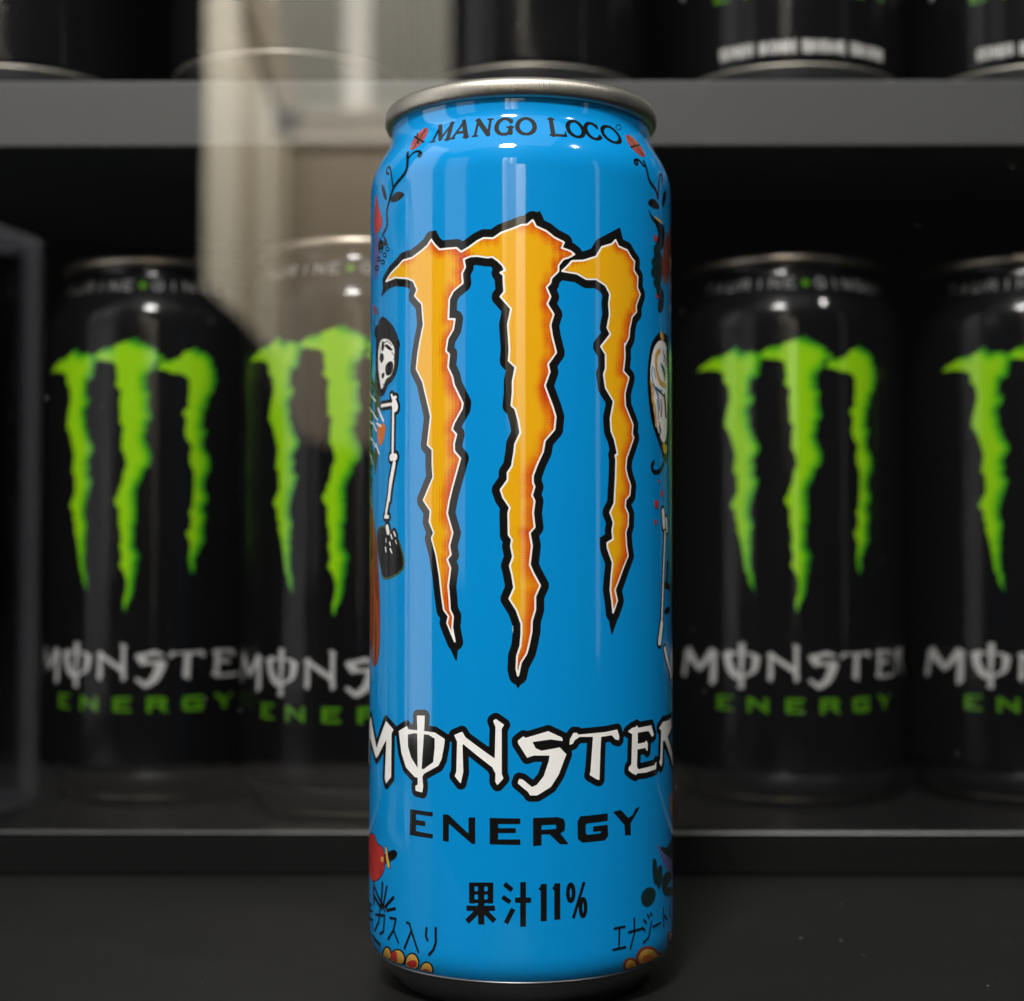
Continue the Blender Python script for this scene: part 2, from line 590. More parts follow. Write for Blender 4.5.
def flare_letter(ch, x0, x1, h0, h1):
    """wide engraved capitals with thick stems, thin hairlines and small pointed serifs"""
    w, t = x1 - x0, h1 - h0
    X = lambda u: x0 + u * w
    Z = lambda u: h0 + u * t
    K, N_, F_ = 0.90, 0.54, 0.34
    s = []
    def ln(pts, wd):
        s.append(([(X(a), Z(b)) for a, b in pts], wd))
    if ch == 'M':
        ln([(.14, .05), (.2, .95)], N_); ln([(.2, .92), (.5, .12)], K); ln([(.5, .1), (.8, .95)], N_); ln([(.8, .95), (.87, .05)], K)
        ln([(.02, .03), (.26, .03)], F_); ln([(.74, .03), (1, .03)], F_); ln([(.1, .97), (.24, .97)], F_); ln([(.76, .97), (.9, .97)], F_)
    if ch == 'A':
        ln([(.12, .05), (.5, .97)], N_); ln([(.5, .97), (.88, .05)], K); ln([(.28, .34), (.72, .34)], N_)
        ln([(0, .03), (.24, .03)], F_); ln([(.72, .03), (1, .03)], F_)
    if ch == 'N':
        ln([(.14, .05), (.14, .95)], N_); ln([(.14, .95), (.86, .08)], K); ln([(.86, .05), (.86, .95)], N_)
        ln([(0, .03), (.28, .03)], F_); ln([(.72, .97), (1, .97)], F_); ln([(0, .97), (.2, .97)], F_)
    if ch == 'L':
        ln([(.2, .05), (.2, .95)], K); ln([(.2, .04), (.95, .04)], N_); ln([(.95, .04), (.97, .26)], F_); ln([(.02, .97), (.38, .97)], F_); ln([(.02, .03), (.3, .03)], F_)
    if ch in 'OCG':
        n = 40
        for k in range(n):
            a0, a1 = 2 * math.pi * k / n, 2 * math.pi * (k + 1) / n
            am = math.degrees((a0 + a1) / 2)
            if ch in 'CG' and (am < 32 or am > 328):
                continue
            wd = N_ + (K - N_) * abs(math.cos((a0 + a1) / 2)) ** 1.5
            ln([(.5 + .44 * math.cos(a0), .5 + .46 * math.sin(a0)), (.5 + .44 * math.cos(a1), .5 + .46 * math.sin(a1))], wd)
        if ch in 'CG':
            ln([(.88, .72), (.9, .9)], F_)
        if ch == 'G':
            ln([(.84, .12), (.84, .44)], K); ln([(.64, .46), (1, .46)], F_)
        if ch == 'C':
            ln([(.88, .28), (.9, .14)], F_)
    return s


# ------------------------------------------------------------------ label artwork in millimetres: (arc length, height above the table)
ART = {}
ART['CLAW_PAIR'] = ([(-29.75,130.73), (-27.89,131.88), (-25.22,133.03), (-24.02,133.74), (-21.38,133.92), (-19.2,134.87), (-17.71,135.71), (-16.88,136.68),
    (-16.11,135.68), (-15.08,134.72), (-13.59,134.73), (-11.67,134.72), (-10.74,133.94), (-9.23,134.69), (-7.74,135.66), (-6.57,136.16), (-4.85,136.04), (-3.43,136.99),
    (-1.45,137.66), (0.23,138.35), (1.13,138.35), (2.11,139.21), (2.68,138.09), (4.52,137.29), (5.95,136.21), (7.69,135.44), (7.25,134.43), (8.88,133.94), (9.62,133.42),
    (8.58,132.8), (7.54,132.46), (6.67,131.3), (6.67,130.31), (5.37,128.99), (5.22,128.14), (4.51,127.42), (5.22,125.75), (4.65,124.47), (5.79,122.67), (5.22,120.82),
    (5.5,118.86), (6.22,116.06), (6.22,115.9), (4.79,113.9), (5.07,112.5), (4.22,110.1), (4.78,108.56), (5.64,106.33), (6.15,104.66), (5.92,102.41), (4.21,100.43),
    (3.87,98.46), (2.94,96.5), (2.1,94.26), (2.1,93.14), (2.4,92.38), (1.94,90.85), (2.4,89.89), (2.13,87.78), (2.4,85.28), (1.55,84.32), (1.93,82.02), (1.55,78.77),
    (2.12,77.42), (3.36,75.13), (2.51,73.21), (2.51,70.92), (1.93,69.01), (1.85,67.1), (1.35,64.62), (0.97,63.28), (0.01,61.76), (-0.49,59.47), (-0.75,60.61),
    (-0.64,62.9), (-0.06,64.62), (0.13,66.72), (0.13,68.44), (-0.75,70.92), (-1.98,72.83), (-1.14,74.75), (-1.52,77.04), (-1.9,78.57), (-1.33,80.11), (-1.71,82.02),
    (-1.52,83.17), (-2.1,83.94), (-2.17,87.78), (-1.9,88.73), (-3.06,90.47), (-3.53,91.81), (-2.29,93.53), (-2.29,94.82), (-1.54,95.93), (-1.12,98.45), (-0.98,99.85),
    (-0.05,101.81), (-0.42,104.05), (-0.98,106.01), (-1.62,106.57), (-1.4,108.81), (-1.4,110.77), (-0.92,113.3), (-2.1,114.43), (-1.96,116.39), (-2.1,118.8),
    (-2.24,120.77), (-1.68,123.58), (-3.56,125.72), (-2.86,126.55), (-3.0,128.66), (-3.0,129.51), (-3.57,129.94), (-2.72,130.35), (-3.14,131.2), (-3.99,132.06),
    (-4.99,132.8), (-5.85,132.69), (-7.74,133.05), (-8.93,133.06), (-10.28,132.63), (-9.98,131.2), (-10.59,130.1), (-10.43,128.39), (-12.3,127.09), (-13.09,125.72),
    (-13.25,122.18), (-11.97,122.1), (-12.29,120.28), (-13.4,118.64), (-13.73,116.53), (-13.08,115.9), (-13.3,113.64), (-12.43,111.9), (-12.12,110.47), (-10.41,107.16),
    (-10.56,106.18), (-12.11,103.68), (-12.49,102.57), (-11.64,101.69), (-12.1,100.01), (-12.04,98.74), (-10.86,97.45), (-11.63,94.92), (-12.41,92.4), (-13.02,90.16),
    (-13.46,87.84), (-12.36,84.34), (-13.01,82.02), (-12.7,80.47), (-13.45,79.7), (-12.78,78.15), (-13.22,75.05), (-13.0,72.74), (-12.86,70.81), (-12.25,69.66),
    (-12.42,67.73), (-11.9,65.23), (-12.55,66.57), (-13.43,68.48), (-13.12,69.64), (-14.11,70.78), (-14.56,73.49), (-15.03,76.97), (-15.73,80.47), (-16.69,83.39),
    (-16.21,84.36), (-17.18,86.32), (-16.94,88.27), (-18.54,90.17), (-17.44,92.18), (-16.38,94.18), (-16.56,96.45), (-16.57,99.16), (-17.64,100.05), (-16.93,105.01),
    (-17.29,106.45), (-18.77,111.39), (-20.32,113.8), (-19.93,116.36), (-19.35,118.9), (-18.6,121.59), (-18.99,125.35), (-20.75,126.97), (-20.15,128.06), (-21.17,129.76),
    (-22.87,130.4), (-26.24,130.98)])
ART['CLAW_SINGLE'] = ([(7.34,130.33), (8.43,131.37), (9.17,132.21), (11.31,132.4), (13.85,133.3), (15.02,135.12), (17.28,135.91), (18.08,136.72), (18.74,135.65),
    (20.89,135.18), (21.93,134.01), (22.79,133.39), (22.56,131.77), (23.68,130.75), (23.58,128.7), (24.36,127.63), (23.2,125.46), (23.29,124.31), (22.1,123.32),
    (21.47,121.24), (21.25,119.49), (20.24,117.96), (20.16,118.36), (20.23,115.78), (19.83,113.31), (21.23,112.26), (20.21,109.46), (20.29,107.17), (22.25,103.82),
    (22.03,102.08), (22.46,101.53), (20.58,97.71), (20.37,95.99), (20.77,94.57), (21.58,92.87), (21.37,91.14), (20.35,90.27), (20.22,88.98), (21.02,87.71), (20.93,85.77),
    (20.34,84.48), (20.55,81.91), (20.91,80.3), (19.66,78.06), (18.59,75.83), (17.76,74.25), (18.29,72.32), (17.34,70.17), (17.15,72.03), (16.75,74.26), (16.96,76.49),
    (17.28,79.04), (16.18,81.59), (16.07,82.55), (17.37,83.19), (17.18,84.78), (17.5,86.22), (16.71,87.97), (17.67,89.59), (17.8,91.83), (17.97,93.92), (18.09,97.34),
    (17.91,98.19), (18.46,98.35), (17.74,101.04), (17.02,102.43), (16.85,104.7), (17.57,107.73), (15.82,110.06), (15.41,112.46), (15.82,113.48), (15.83,116.04),
    (14.82,117.4), (16.88,119.71), (16.19,120.8), (16.71,123.12), (16.54,125.11), (16.79,126.84), (15.86,128.34), (13.85,129.31), (11.92,129.17), (10.07,130.05)])
ART['SPIKES'] = ([[(-32.05,128.09), (-30.43,130.98), (-26.24,131.41), (-27.88,129.44)], [(-17.71,137.0), (-15.94,138.39), (-14.75,136.26), (-16.63,135.74)],
    [(0.57,139.62), (3.38,140.84), (4.09,139.39), (2.11,138.51)], [(14.52,136.64), (19.13,139.15), (19.9,136.94), (18.0,135.85)], [(-15.01,68.25), (-13.43,68.48),
    (-10.84,68.91), (-11.56,61.51)], [(-2.29,62.89), (-0.75,62.9), (2.7,63.27), (0.97,59.85), (-0.56,57.03)], [(15.21,74.28), (17.15,74.57), (19.86,72.29),
    (17.05,66.07)], [(14.48,83.56), (16.38,83.82), (16.18,81.91), (15.03,80.96)]])
ART['LETTERS'] = ({'m': [[(-38.73,49.82), (-36.39,47.92), (-33.69,44.53), (-29.26,50.03), (-26.65,48.77), (-27.3,47.99), (-27.43,40.18), (-29.2,38.8), (-29.65,39.62),
    (-29.05,46.8), (-32.79,43.46), (-34.06,42.81), (-36.08,44.39), (-39.62,46.51)]], 'o_ring': [[(-24.87,48.65), (-22.59,49.7), (-22.16,49.16), (-18.41,49.16),
    (-15.92,49.04), (-13.92,48.04), (-14.08,46.77), (-14.57,44.5), (-15.23,43.33), (-18.39,41.68), (-18.95,40.78), (-20.49,40.92), (-22.78,42.41), (-24.05,44.85)],
    [(-22.37,48.29), (-20.71,48.71), (-17.32,48.67), (-15.92,48.06), (-15.92,46.37), (-16.25,43.82), (-18.39,42.39), (-19.9,42.54), (-21.51,44.24), (-22.36,46.15)]],
    'o_bar': [[(-19.93,51.75), (-18.23,51.86), (-18.33,49.87), (-18.95,42.48), (-18.57,39.41), (-18.75,38.4), (-20.21,38.54), (-20.29,39.24), (-19.7,39.58),
    (-19.84,49.77)]], 'n': [[(-11.95,48.84), (-10.47,49.47), (-9.87,48.52), (-4.5,44.94), (-4.36,50.49), (-4.78,51.59), (-4.36,51.87), (-2.96,50.92), (-3.38,50.23),
    (-3.37,42.47), (-3.09,41.65), (-4.08,40.52), (-4.41,41.07), (-4.36,42.45), (-4.92,43.55), (-10.02,47.26), (-10.47,47.52), (-10.31,42.51), (-10.77,40.54),
    (-11.84,41.73), (-11.53,42.45), (-11.39,47.76)]], 's': [[(-0.48,48.17), (0.46,48.91), (0.76,48.61), (4.77,49.75), (7.2,48.6), (7.35,48.07), (5.22,48.41),
    (1.94,48.02), (2.53,46.84), (3.57,46.38), (6.13,46.77), (6.8,46.9), (7.97,45.69), (6.58,42.2), (5.22,40.18), (2.83,38.76), (1.64,38.77), (1.29,39.36), (-0.48,40.83),
    (-0.27,41.56), (0.32,41.42), (1.94,40.09), (2.83,40.52), (4.02,41.97), (4.92,44.59), (5.07,45.62), (2.24,45.67), (1.11,45.29), (0.61,46.12), (-0.42,47.73)]], 't':
    [[(8.66,47.37), (8.75,48.31), (9.38,49.33), (10.02,49.3), (10.18,49.0), (15.59,49.17), (17.44,49.36), (18.21,49.45), (18.67,48.22), (18.59,47.63), (17.81,47.83),
    (17.06,48.63), (15.95,48.55), (14.7,48.48), (14.52,45.96), (14.33,40.92), (13.81,41.1), (12.46,41.93), (12.63,42.51), (13.14,48.57), (10.5,48.69), (9.54,48.14),
    (9.22,47.56)]], 'e': [[(20.85,48.96), (21.95,49.48), (22.86,49.56), (23.09,49.84), (23.57,49.35), (27.57,49.46), (28.48,47.68), (27.86,47.43), (26.69,48.62),
    (23.33,48.61), (23.32,46.49), (25.58,46.58), (25.85,46.86), (26.4,46.35), (26.28,44.99), (25.57,45.67), (23.22,45.59), (23.07,42.57), (23.54,41.92), (28.77,42.11),
    (29.44,42.65), (29.3,41.43), (25.82,41.22), (23.3,41.34), (22.83,41.08), (21.92,41.47), (20.96,42.11), (21.05,42.61), (21.7,43.0), (21.94,48.42)]], 'r':
    [[(30.77,48.69), (32.57,49.59), (36.41,49.51), (38.27,49.79), (38.89,47.98), (35.32,46.64), (36.65,45.38), (42.76,40.78), (40.47,40.45), (35.67,44.24), (33.47,46.22),
    (32.37,46.19), (32.08,42.18), (31.5,41.63), (30.73,42.5), (31.27,42.9), (31.71,48.12)]]})
ART['WORD'] = ({'e': [[(-21.69,35.04), (-16.41,35.02), (-16.41,34.32), (-20.28,34.38), (-20.27,33.3), (-18.08,33.26), (-18.08,32.47), (-20.27,32.45), (-20.27,31.32),
    (-16.41,31.18), (-16.4,30.48), (-21.81,30.49)]], 'n': [[(-14.22,34.87), (-13.09,34.87), (-9.25,31.79), (-9.26,34.65), (-8.08,34.71), (-8.07,30.14), (-8.66,30.17),
    (-13.09,33.42), (-13.09,30.22), (-14.22,30.26)]], 'e2': [[(-5.42,34.74), (-0.12,34.72), (-0.12,33.83), (-3.99,33.78), (-3.99,33.0), (-0.9,33.05), (-0.9,32.27),
    (-3.99,32.22), (-3.99,31.05), (-0.12,31.11), (-0.12,30.22), (-5.41,30.23)]], 'r': [[(2.14,34.8), (6.42,34.85), (7.5,34.51), (7.8,33.61), (7.65,32.45), (6.88,32.04),
    (8.42,30.11), (6.88,30.19), (5.06,31.96), (3.57,32.0), (3.57,30.09), (2.14,30.03)], [(3.57,33.61), (6.12,33.62), (6.27,33.09), (6.12,32.8), (3.57,32.73)]], 'g':
    [[(16.1,34.89), (16.1,33.64), (11.95,33.52), (11.62,33.25), (11.62,31.77), (11.94,31.45), (14.66,31.53), (14.74,31.97), (13.12,31.96), (13.12,32.85), (16.1,32.89),
    (16.17,30.95), (15.55,30.27), (10.96,30.25), (10.16,30.98), (10.1,33.94), (10.64,34.79)]], 'y': [[(17.33,35.07), (19.04,35.21), (20.8,33.61), (21.9,33.93),
    (22.81,35.03), (24.0,35.26), (21.45,32.63), (21.44,30.52), (20.08,30.68), (19.96,32.5)]]})
ART['JUICE'] = ([[[(-8.67,23.21), (-8.66,19.98)], 1.01], [[(-5.3,23.39), (-5.3,20.17)], 1.01], [[(-8.79,23.1), (-5.18,23.28)], 0.67], [[(-8.67,21.65), (-5.3,21.83)],
    0.56], [[(-8.66,20.2), (-5.3,20.39)], 0.62], [[(-6.97,23.31), (-6.96,16.47)], 1.12], [[(-9.5,18.92), (-4.67,19.19)], 0.9], [[(-7.43,18.72), (-9.44,16.69)], 0.95],
    [[(-6.5,18.78), (-4.67,17.08)], 0.95], [[(-2.75,23.36), (-1.63,22.49)], 0.84], [[(-3.09,21.13), (-1.96,20.37)], 0.79], [[(-2.52,16.81), (-1.4,19.05)], 0.84],
    [[(-0.84,20.67), (1.61,20.66)], 0.9], [[(0.39,23.61), (0.38,16.29)], 1.01], [[(3.98,23.22), (3.97,17.17)], 1.07], [[(3.3,22.46), (3.98,23.11)], 0.56], [[(6.37,23.25),
    (6.37,17.35)], 1.07], [[(5.68,22.5), (6.37,23.14)], 0.56], [[(11.31,23.27), (9.3,17.29)], 0.56], [[(9.36,21.63), (9.32,21.08), (9.21,20.61), (9.03,20.31),
    (8.83,20.22), (8.62,20.34), (8.45,20.66), (8.33,21.14), (8.29,21.7), (8.34,22.25), (8.45,22.71), (8.62,23.02), (8.83,23.11), (9.03,22.99), (9.21,22.66), (9.32,22.19),
    (9.36,21.63)], 0.7], [[(11.62,18.88), (11.58,18.31), (11.47,17.83), (11.31,17.52), (11.12,17.42), (10.93,17.55), (10.77,17.89), (10.67,18.39), (10.63,18.97),
    (10.67,19.54), (10.78,20.02), (10.93,20.34), (11.12,20.44), (11.31,20.31), (11.47,19.96), (11.58,19.47), (11.62,18.88)], 0.7]])
ART['GAS'] = ([[[(-34.07,14.04), (-29.65,14.79)], 0.47], [[(-31.73,15.36), (-32.25,13.17), (-34.49,10.96)], 0.47], [[(-29.65,14.79), (-30.16,11.71), (-31.7,11.05)],
    0.47], [[(-30.11,15.98), (-29.58,15.59)], 0.47], [[(-29.01,16.36), (-28.53,15.96)], 0.47], [[(-27.66,14.76), (-25.67,14.94), (-26.42,12.79), (-28.3,10.8)], 0.47],
    [[(-26.42,12.79), (-24.93,10.88)], 0.47], [[(-22.52,14.85), (-21.8,14.77), (-21.29,13.58), (-23.15,10.18)], 0.47], [[(-21.29,13.58), (-19.62,10.15)], 0.47],
    [[(-17.7,14.6), (-17.86,13.21), (-17.45,12.51)], 0.47], [[(-15.69,14.87), (-15.69,12.31), (-16.22,10.98), (-17.17,10.02)], 0.47], [[(-40.39,14.9), (-37.03,15.13)],
    0.47], [[(-41.38,13.49), (-36.37,14.1)], 0.47], [[(-38.6,15.46), (-39.56,10.19)], 0.47], [[(-41.29,11.81), (-36.06,12.67)], 0.47], [[(-36.99,12.13), (-35.76,10.74)],
    0.47]])
ART['DRINK'] = ([[[(17.53,14.6), (19.89,14.61)], 0.38], [[(18.64,14.52), (18.52,11.13)], 0.38], [[(17.23,10.93), (20.09,10.97)], 0.38], [[(20.87,13.45), (24.19,13.51)],
    0.38], [[(22.3,15.67), (22.35,13.16), (21.25,10.47)], 0.38], [[(24.99,14.98), (25.8,14.28)], 0.38], [[(24.45,13.66), (25.38,13.02)], 0.38], [[(24.84,10.92),
    (26.51,11.55), (27.49,14.2)], 0.38], [[(26.16,15.64), (26.67,15.07)], 0.38], [[(27.12,15.86), (27.65,15.28)], 0.38], [[(28.04,13.14), (31.07,13.25)], 0.38],
    [[(32.47,15.61), (32.56,12.21)], 0.38], [[(32.58,14.3), (34.62,13.13)], 0.38], [[(36.82,15.09), (36.99,12.94)], 0.38], [[(41.31,14.68), (42.32,11.8), (38.64,11.41)],
    0.38]])
ART['VINE_L'] = ([[[(-23.97,153.65), (-23.0,151.66), (-23.1,149.88), (-24.97,148.74), (-26.94,147.78), (-28.3,145.82), (-29.74,143.71), (-29.08,140.93), (-31.33,139.6)],
    0.68], [[(-23.13,152.28), (-22.32,153.33), (-20.72,153.42), (-19.58,152.65), (-19.86,152.02), (-20.53,152.44), (-20.26,152.74)], 0.47], [[(-27.27,147.99),
    (-27.94,150.49), (-29.2,152.11), (-30.35,151.96), (-30.13,151.0), (-29.0,150.58)], 0.47], [[(-30.74,139.14), (-29.71,138.22)], 0.52], [[(-31.48,138.08),
    (-29.25,137.55)], 0.47], [[(-32.27,139.11), (-31.1,137.12)], 0.47]])
ART['VINE_R'] = ([[[(26.41,152.33), (26.78,151.18), (27.25,148.84), (30.13,147.71), (30.8,146.4)], 0.68], [[(26.01,151.4), (24.59,152.48), (23.27,151.99), (23.22,151.24),
    (24.11,151.36), (24.1,151.84)], 0.54], [[(30.98,146.43), (31.3,149.64), (32.56,151.39), (33.94,151.19), (32.94,149.79)], 0.54]])
ART['LEAF_L'] = ([[(-31.94,149.65), (-30.09,147.79), (-29.29,145.56), (-30.78,146.29), (-31.69,147.96)], [(-28.48,145.11), (-26.93,146.6), (-24.97,146.63),
    (-23.18,145.75), (-25.46,144.78)], [(-33.13,139.26), (-30.74,138.25), (-31.47,136.88), (-34.05,137.33)]])
ART['LEAF_R'] = ([[(26.69,144.63), (27.83,145.72), (29.58,145.97), (32.02,144.82), (30.39,144.1), (28.06,144.2)], [(34.23,148.79), (32.7,146.28), (33.26,144.69),
    (35.07,146.76), (35.85,148.4)], [(26.63,144.07), (28.02,142.72), (31.78,141.72), (34.26,141.17), (30.92,139.55), (30.29,141.12), (28.01,142.06)], [(31.61,142.03),
    (34.86,141.62), (33.67,137.01), (29.36,136.29), (30.92,139.22)], [(29.36,136.29), (33.15,136.92), (32.61,129.76), (29.33,130.96), (28.64,133.18)], [(31.69,129.63),
    (34.15,129.66), (33.36,125.5), (30.19,124.91)]])
ART['GOLD_R'] = ([[(28.55,142.61), (30.54,142.67), (33.93,141.95), (31.35,141.91)]])
ART['RED_R'] = ([[(36.21,142.22), (37.86,139.12), (37.75,132.94), (34.51,130.38), (32.82,132.48), (32.65,135.49)], [(29.02,139.07), (30.28,139.44), (30.59,138.33),
    (29.23,137.93)], [(29.68,128.51), (30.85,128.84), (31.0,127.86), (29.9,127.54)], [(28.96,90.51), (30.88,90.36), (30.77,88.94), (29.12,88.83)], [(31.61,92.2),
    (32.96,92.32), (33.19,91.23), (31.81,91.07)], [(28.94,86.9), (30.0,86.91), (30.0,85.91), (28.93,85.85)], [(30.61,94.19), (31.41,94.22), (31.41,93.61),
    (30.61,93.58)]])
ART['RED_L'] = ([[(-35.22,148.68), (-33.36,145.29), (-30.77,141.81), (-33.15,140.46), (-35.37,140.57), (-36.4,142.88), (-35.66,145.45)], [(-36.79,128.13), (-33.77,125.6),
    (-35.0,125.47), (-36.47,125.52)]])
ART['DUSK_L'] = ([[(-36.45,146.82), (-33.92,144.8), (-35.63,142.73), (-34.09,140.33), (-32.28,138.51), (-32.42,135.25), (-33.27,133.0), (-35.64,131.57), (-36.85,133.28),
    (-37.25,140.92)]])
ART['SKULL_OUT'] = ([[(-34.52,118.68), (-34.04,122.22), (-31.87,124.32), (-29.06,123.08), (-26.73,121.35), (-25.57,118.59), (-25.66,116.27), (-26.07,113.97),
    (-27.52,112.49), (-29.01,112.18), (-30.31,110.53), (-31.78,110.06), (-33.02,110.47), (-33.68,112.91), (-34.49,115.09)]])
ART['SKULL'] = ([[(-33.35,118.55), (-32.24,120.06), (-30.37,120.28), (-28.13,119.74), (-26.45,118.1), (-26.61,116.94), (-26.6,114.6), (-27.81,113.02), (-29.65,112.83),
    (-30.88,111.17), (-31.78,110.95), (-32.44,112.79), (-33.32,114.97)]])
ART['SKULL_HOLES'] = ([[(-30.2,115.24), (-27.82,116.04), (-26.71,115.2), (-27.36,113.36), (-29.65,113.12)], [(-32.81,117.59), (-30.92,117.74), (-30.35,116.44),
    (-31.97,115.57)], [(-31.8,113.77), (-30.33,114.13), (-30.19,113.32), (-31.18,112.67)], [(-30.36,119.4), (-27.84,118.53), (-27.15,117.44), (-29.68,118.43)],
    [(-31.45,119.97), (-30.36,119.75), (-30.49,117.93), (-31.83,118.08)]])
ART['BONE_L'] = ([[[(-31.61,107.91), (-27.79,107.91)], 0.82], [[(-27.45,109.56), (-27.12,108.95), (-26.05,109.07)], 0.82], [[(-26.57,107.88), (-26.25,107.28)], 2.04],
    [[(-26.89,107.32), (-27.07,98.72)], 0.91], [[(-27.52,98.16), (-26.21,98.19)], 1.54], [[(-26.53,97.09), (-27.73,93.93), (-28.42,90.45)], 1.18], [[(-26.64,96.41),
    (-29.46,87.92)], 1.02], [[(-29.88,87.36), (-28.64,87.34)], 0.88], [[(-29.03,85.43), (-28.63,84.57)], 1.32], [[(-29.43,83.39), (-29.43,82.67)], 0.44],
    [[(-29.64,81.72), (-29.42,81.0)], 0.59], [[(-27.66,84.09), (-27.2,83.38)], 0.59], [[(-28.03,82.67), (-27.84,82.19)], 0.59], [[(-27.84,81.48), (-27.28,80.77)], 0.59],
    [[(-26.59,84.56), (-26.07,83.85)], 0.59], [[(-26.07,83.04), (-25.73,82.43)], 0.44]])
ART['RUFFLE'] = ([[(-33.69,86.06), (-25.91,85.03), (-22.8,78.68), (-25.06,76.78), (-30.71,75.5), (-32.21,78.35), (-34.13,82.2)]])
ART['RUFFLE_LINES'] = ([[[(-30.18,81.24), (-30.49,75.98)], 0.18], [[(-28.12,80.29), (-28.1,76.5)], 0.18], [[(-26.75,80.54), (-26.04,76.76)], 0.18], [[(-25.48,81.25),
    (-24.28,77.49)], 0.18]])
ART['SLEEVE'] = ([[(-32.98,104.81), (-29.48,104.42), (-30.13,102.26), (-31.87,100.29), (-33.59,101.28), (-33.99,103.69)]])
ART['RIBS'] = ([[[(-33.27,107.51), (-30.63,105.09)], 0.59], [[(-34.2,104.9), (-31.74,104.13)], 0.42], [[(-34.58,101.05), (-32.68,99.15)], 0.5]])
ART['DRESS'] = ([[(-39.83,91.08), (-35.02,86.08), (-33.04,78.34), (-32.19,74.51), (-31.85,62.06), (-34.77,59.22), (-39.13,60.12), (-42.77,76.23)]])
ART['FOLDS'] = ([[[(-35.93,81.23), (-34.44,60.45)], 0.18], [[(-33.62,77.37), (-32.92,61.99)], 0.18], [[(-37.62,85.14), (-36.93,71.47)], 0.18]])
ART['GREEN_L'] = ([[(-34.71,116.01), (-33.31,112.88), (-31.93,110.08), (-33.26,106.02), (-34.2,104.9), (-35.28,105.58), (-36.2,111.66)], [(-35.24,101.38), (-32.94,99.76),
    (-34.33,96.56), (-35.4,94.81), (-36.17,97.84)]])
ART['MASK_OUT'] = ([[(31.73,121.74), (28.34,119.58), (27.17,116.53), (26.61,112.67), (27.13,108.04), (28.26,104.31), (30.84,101.23), (33.67,97.83), (35.21,97.31),
    (36.91,100.4), (37.88,121.62), (33.88,121.41)]])
ART['MASK'] = ([[(30.96,120.02), (28.63,118.14), (27.73,115.11), (27.54,112.46), (28.28,108.71), (29.5,104.68), (31.58,101.87), (33.69,100.8), (35.63,103.32),
    (36.31,118.4), (33.87,120.21)]])
ART['MASK_GOLD'] = ([[[(31.32,118.13), (29.57,117.06), (29.88,114.44), (31.28,112.2), (34.28,111.89)], 0.94], [[(27.71,111.89), (28.59,110.49), (28.1,108.99),
    (29.19,107.6), (29.5,105.86), (29.69,104.11)], 0.73], [[(32.28,121.07), (32.78,120.68)], 1.36]])
ART['MASK_BLUE'] = ([[[(28.6,111.67), (30.54,109.77), (31.24,107.17)], 0.52], [[(32.08,115.54), (34.31,114.58), (33.8,113.04)], 0.73], [[(28.92,114.64), (29.54,112.93)],
    0.31], [[(28.31,114.87), (28.01,113.38), (28.48,111.95)], 0.31], [[(29.53,111.16), (31.12,110.71), (32.45,110.68)], 0.37], [[(32.93,118.31), (33.65,117.5),
    (33.45,116.22)], 0.37], [[(30.19,108.86), (30.52,107.11), (30.65,105.35)], 0.37]])
ART['MASK_DARK'] = ([[[(32.91,115.03), (33.81,113.78)], 0.73], [[(31.07,103.9), (31.59,103.35), (31.21,102.58)], 0.52], [[(33.78,110.05), (34.54,106.23)], 0.84],
    [[(29.86,110.89), (33.77,109.75)], 0.26]])
ART['MASK_ORANGE'] = ([[(32.38,101.32), (35.84,100.63), (34.68,99.07), (33.22,99.29)]])
ART['CURL_R'] = ([[[(33.2,97.21), (31.54,95.8), (28.81,95.4), (27.92,96.53), (28.82,97.36)], 0.7]])
ART['BONE_R'] = ([[[(32.92,88.38), (33.39,85.74)], 1.39], [[(34.76,86.99), (35.34,84.95)], 1.05], [[(34.03,84.53), (33.08,77.62), (32.08,67.93)], 0.78], [[(32.08,67.73),
    (31.01,64.36)], 1.39], [[(33.7,63.0), (34.79,61.3), (38.63,57.55)], 1.05]])
ART['THREADS_R'] = ([[[(33.81,74.76), (37.65,74.26)], 0.15], [[(34.16,69.87), (36.94,70.18)], 0.15], [[(35.77,78.81), (35.24,75.14)], 0.15]])
ART['HEART'] = ([[(-42.78,26.83), (-36.54,28.55), (-34.53,28.3), (-33.32,27.01), (-30.32,27.02), (-29.7,25.16), (-29.69,23.19), (-31.94,20.98), (-36.75,19.37),
    (-42.77,21.37)]])
ART['HEART_LINES'] = ([[[(-38.31,24.27), (-35.72,20.41)], 0.16], [[(-35.8,27.74), (-33.72,25.45)], 0.16], [[(-30.7,24.0), (-31.95,21.8)], 0.16]])
ART['DAGGER'] = ([[(-32.15,24.57), (-27.02,26.96), (-25.72,27.03), (-25.43,26.49), (-26.18,25.57), (-30.15,24.03)]])
ART['GUARD'] = ([[(-29.42,27.33), (-28.72,27.35), (-28.44,25.69), (-27.51,24.05), (-28.03,23.41), (-28.98,24.46)], [(-31.45,25.02), (-30.16,25.41), (-30.0,24.45),
    (-31.1,24.13)]])
ART['GRASS'] = ([[[(-35.71,19.42), (-32.85,17.67), (-30.26,16.21)], 0.38], [[(-30.68,20.39), (-31.22,16.35)], 0.44], [[(-28.96,20.05), (-30.26,16.54)], 0.31],
    [[(-26.56,18.53), (-29.51,16.36)], 0.38], [[(-25.97,16.69), (-28.8,15.84)], 0.28], [[(-35.04,17.22), (-31.05,15.72)], 0.5], [[(-35.7,18.42), (-35.28,15.84)], 0.57],
    [[(-39.36,14.62), (-39.16,8.93)], 0.63], [[(-36.64,9.53), (-32.3,8.86)], 0.5]])
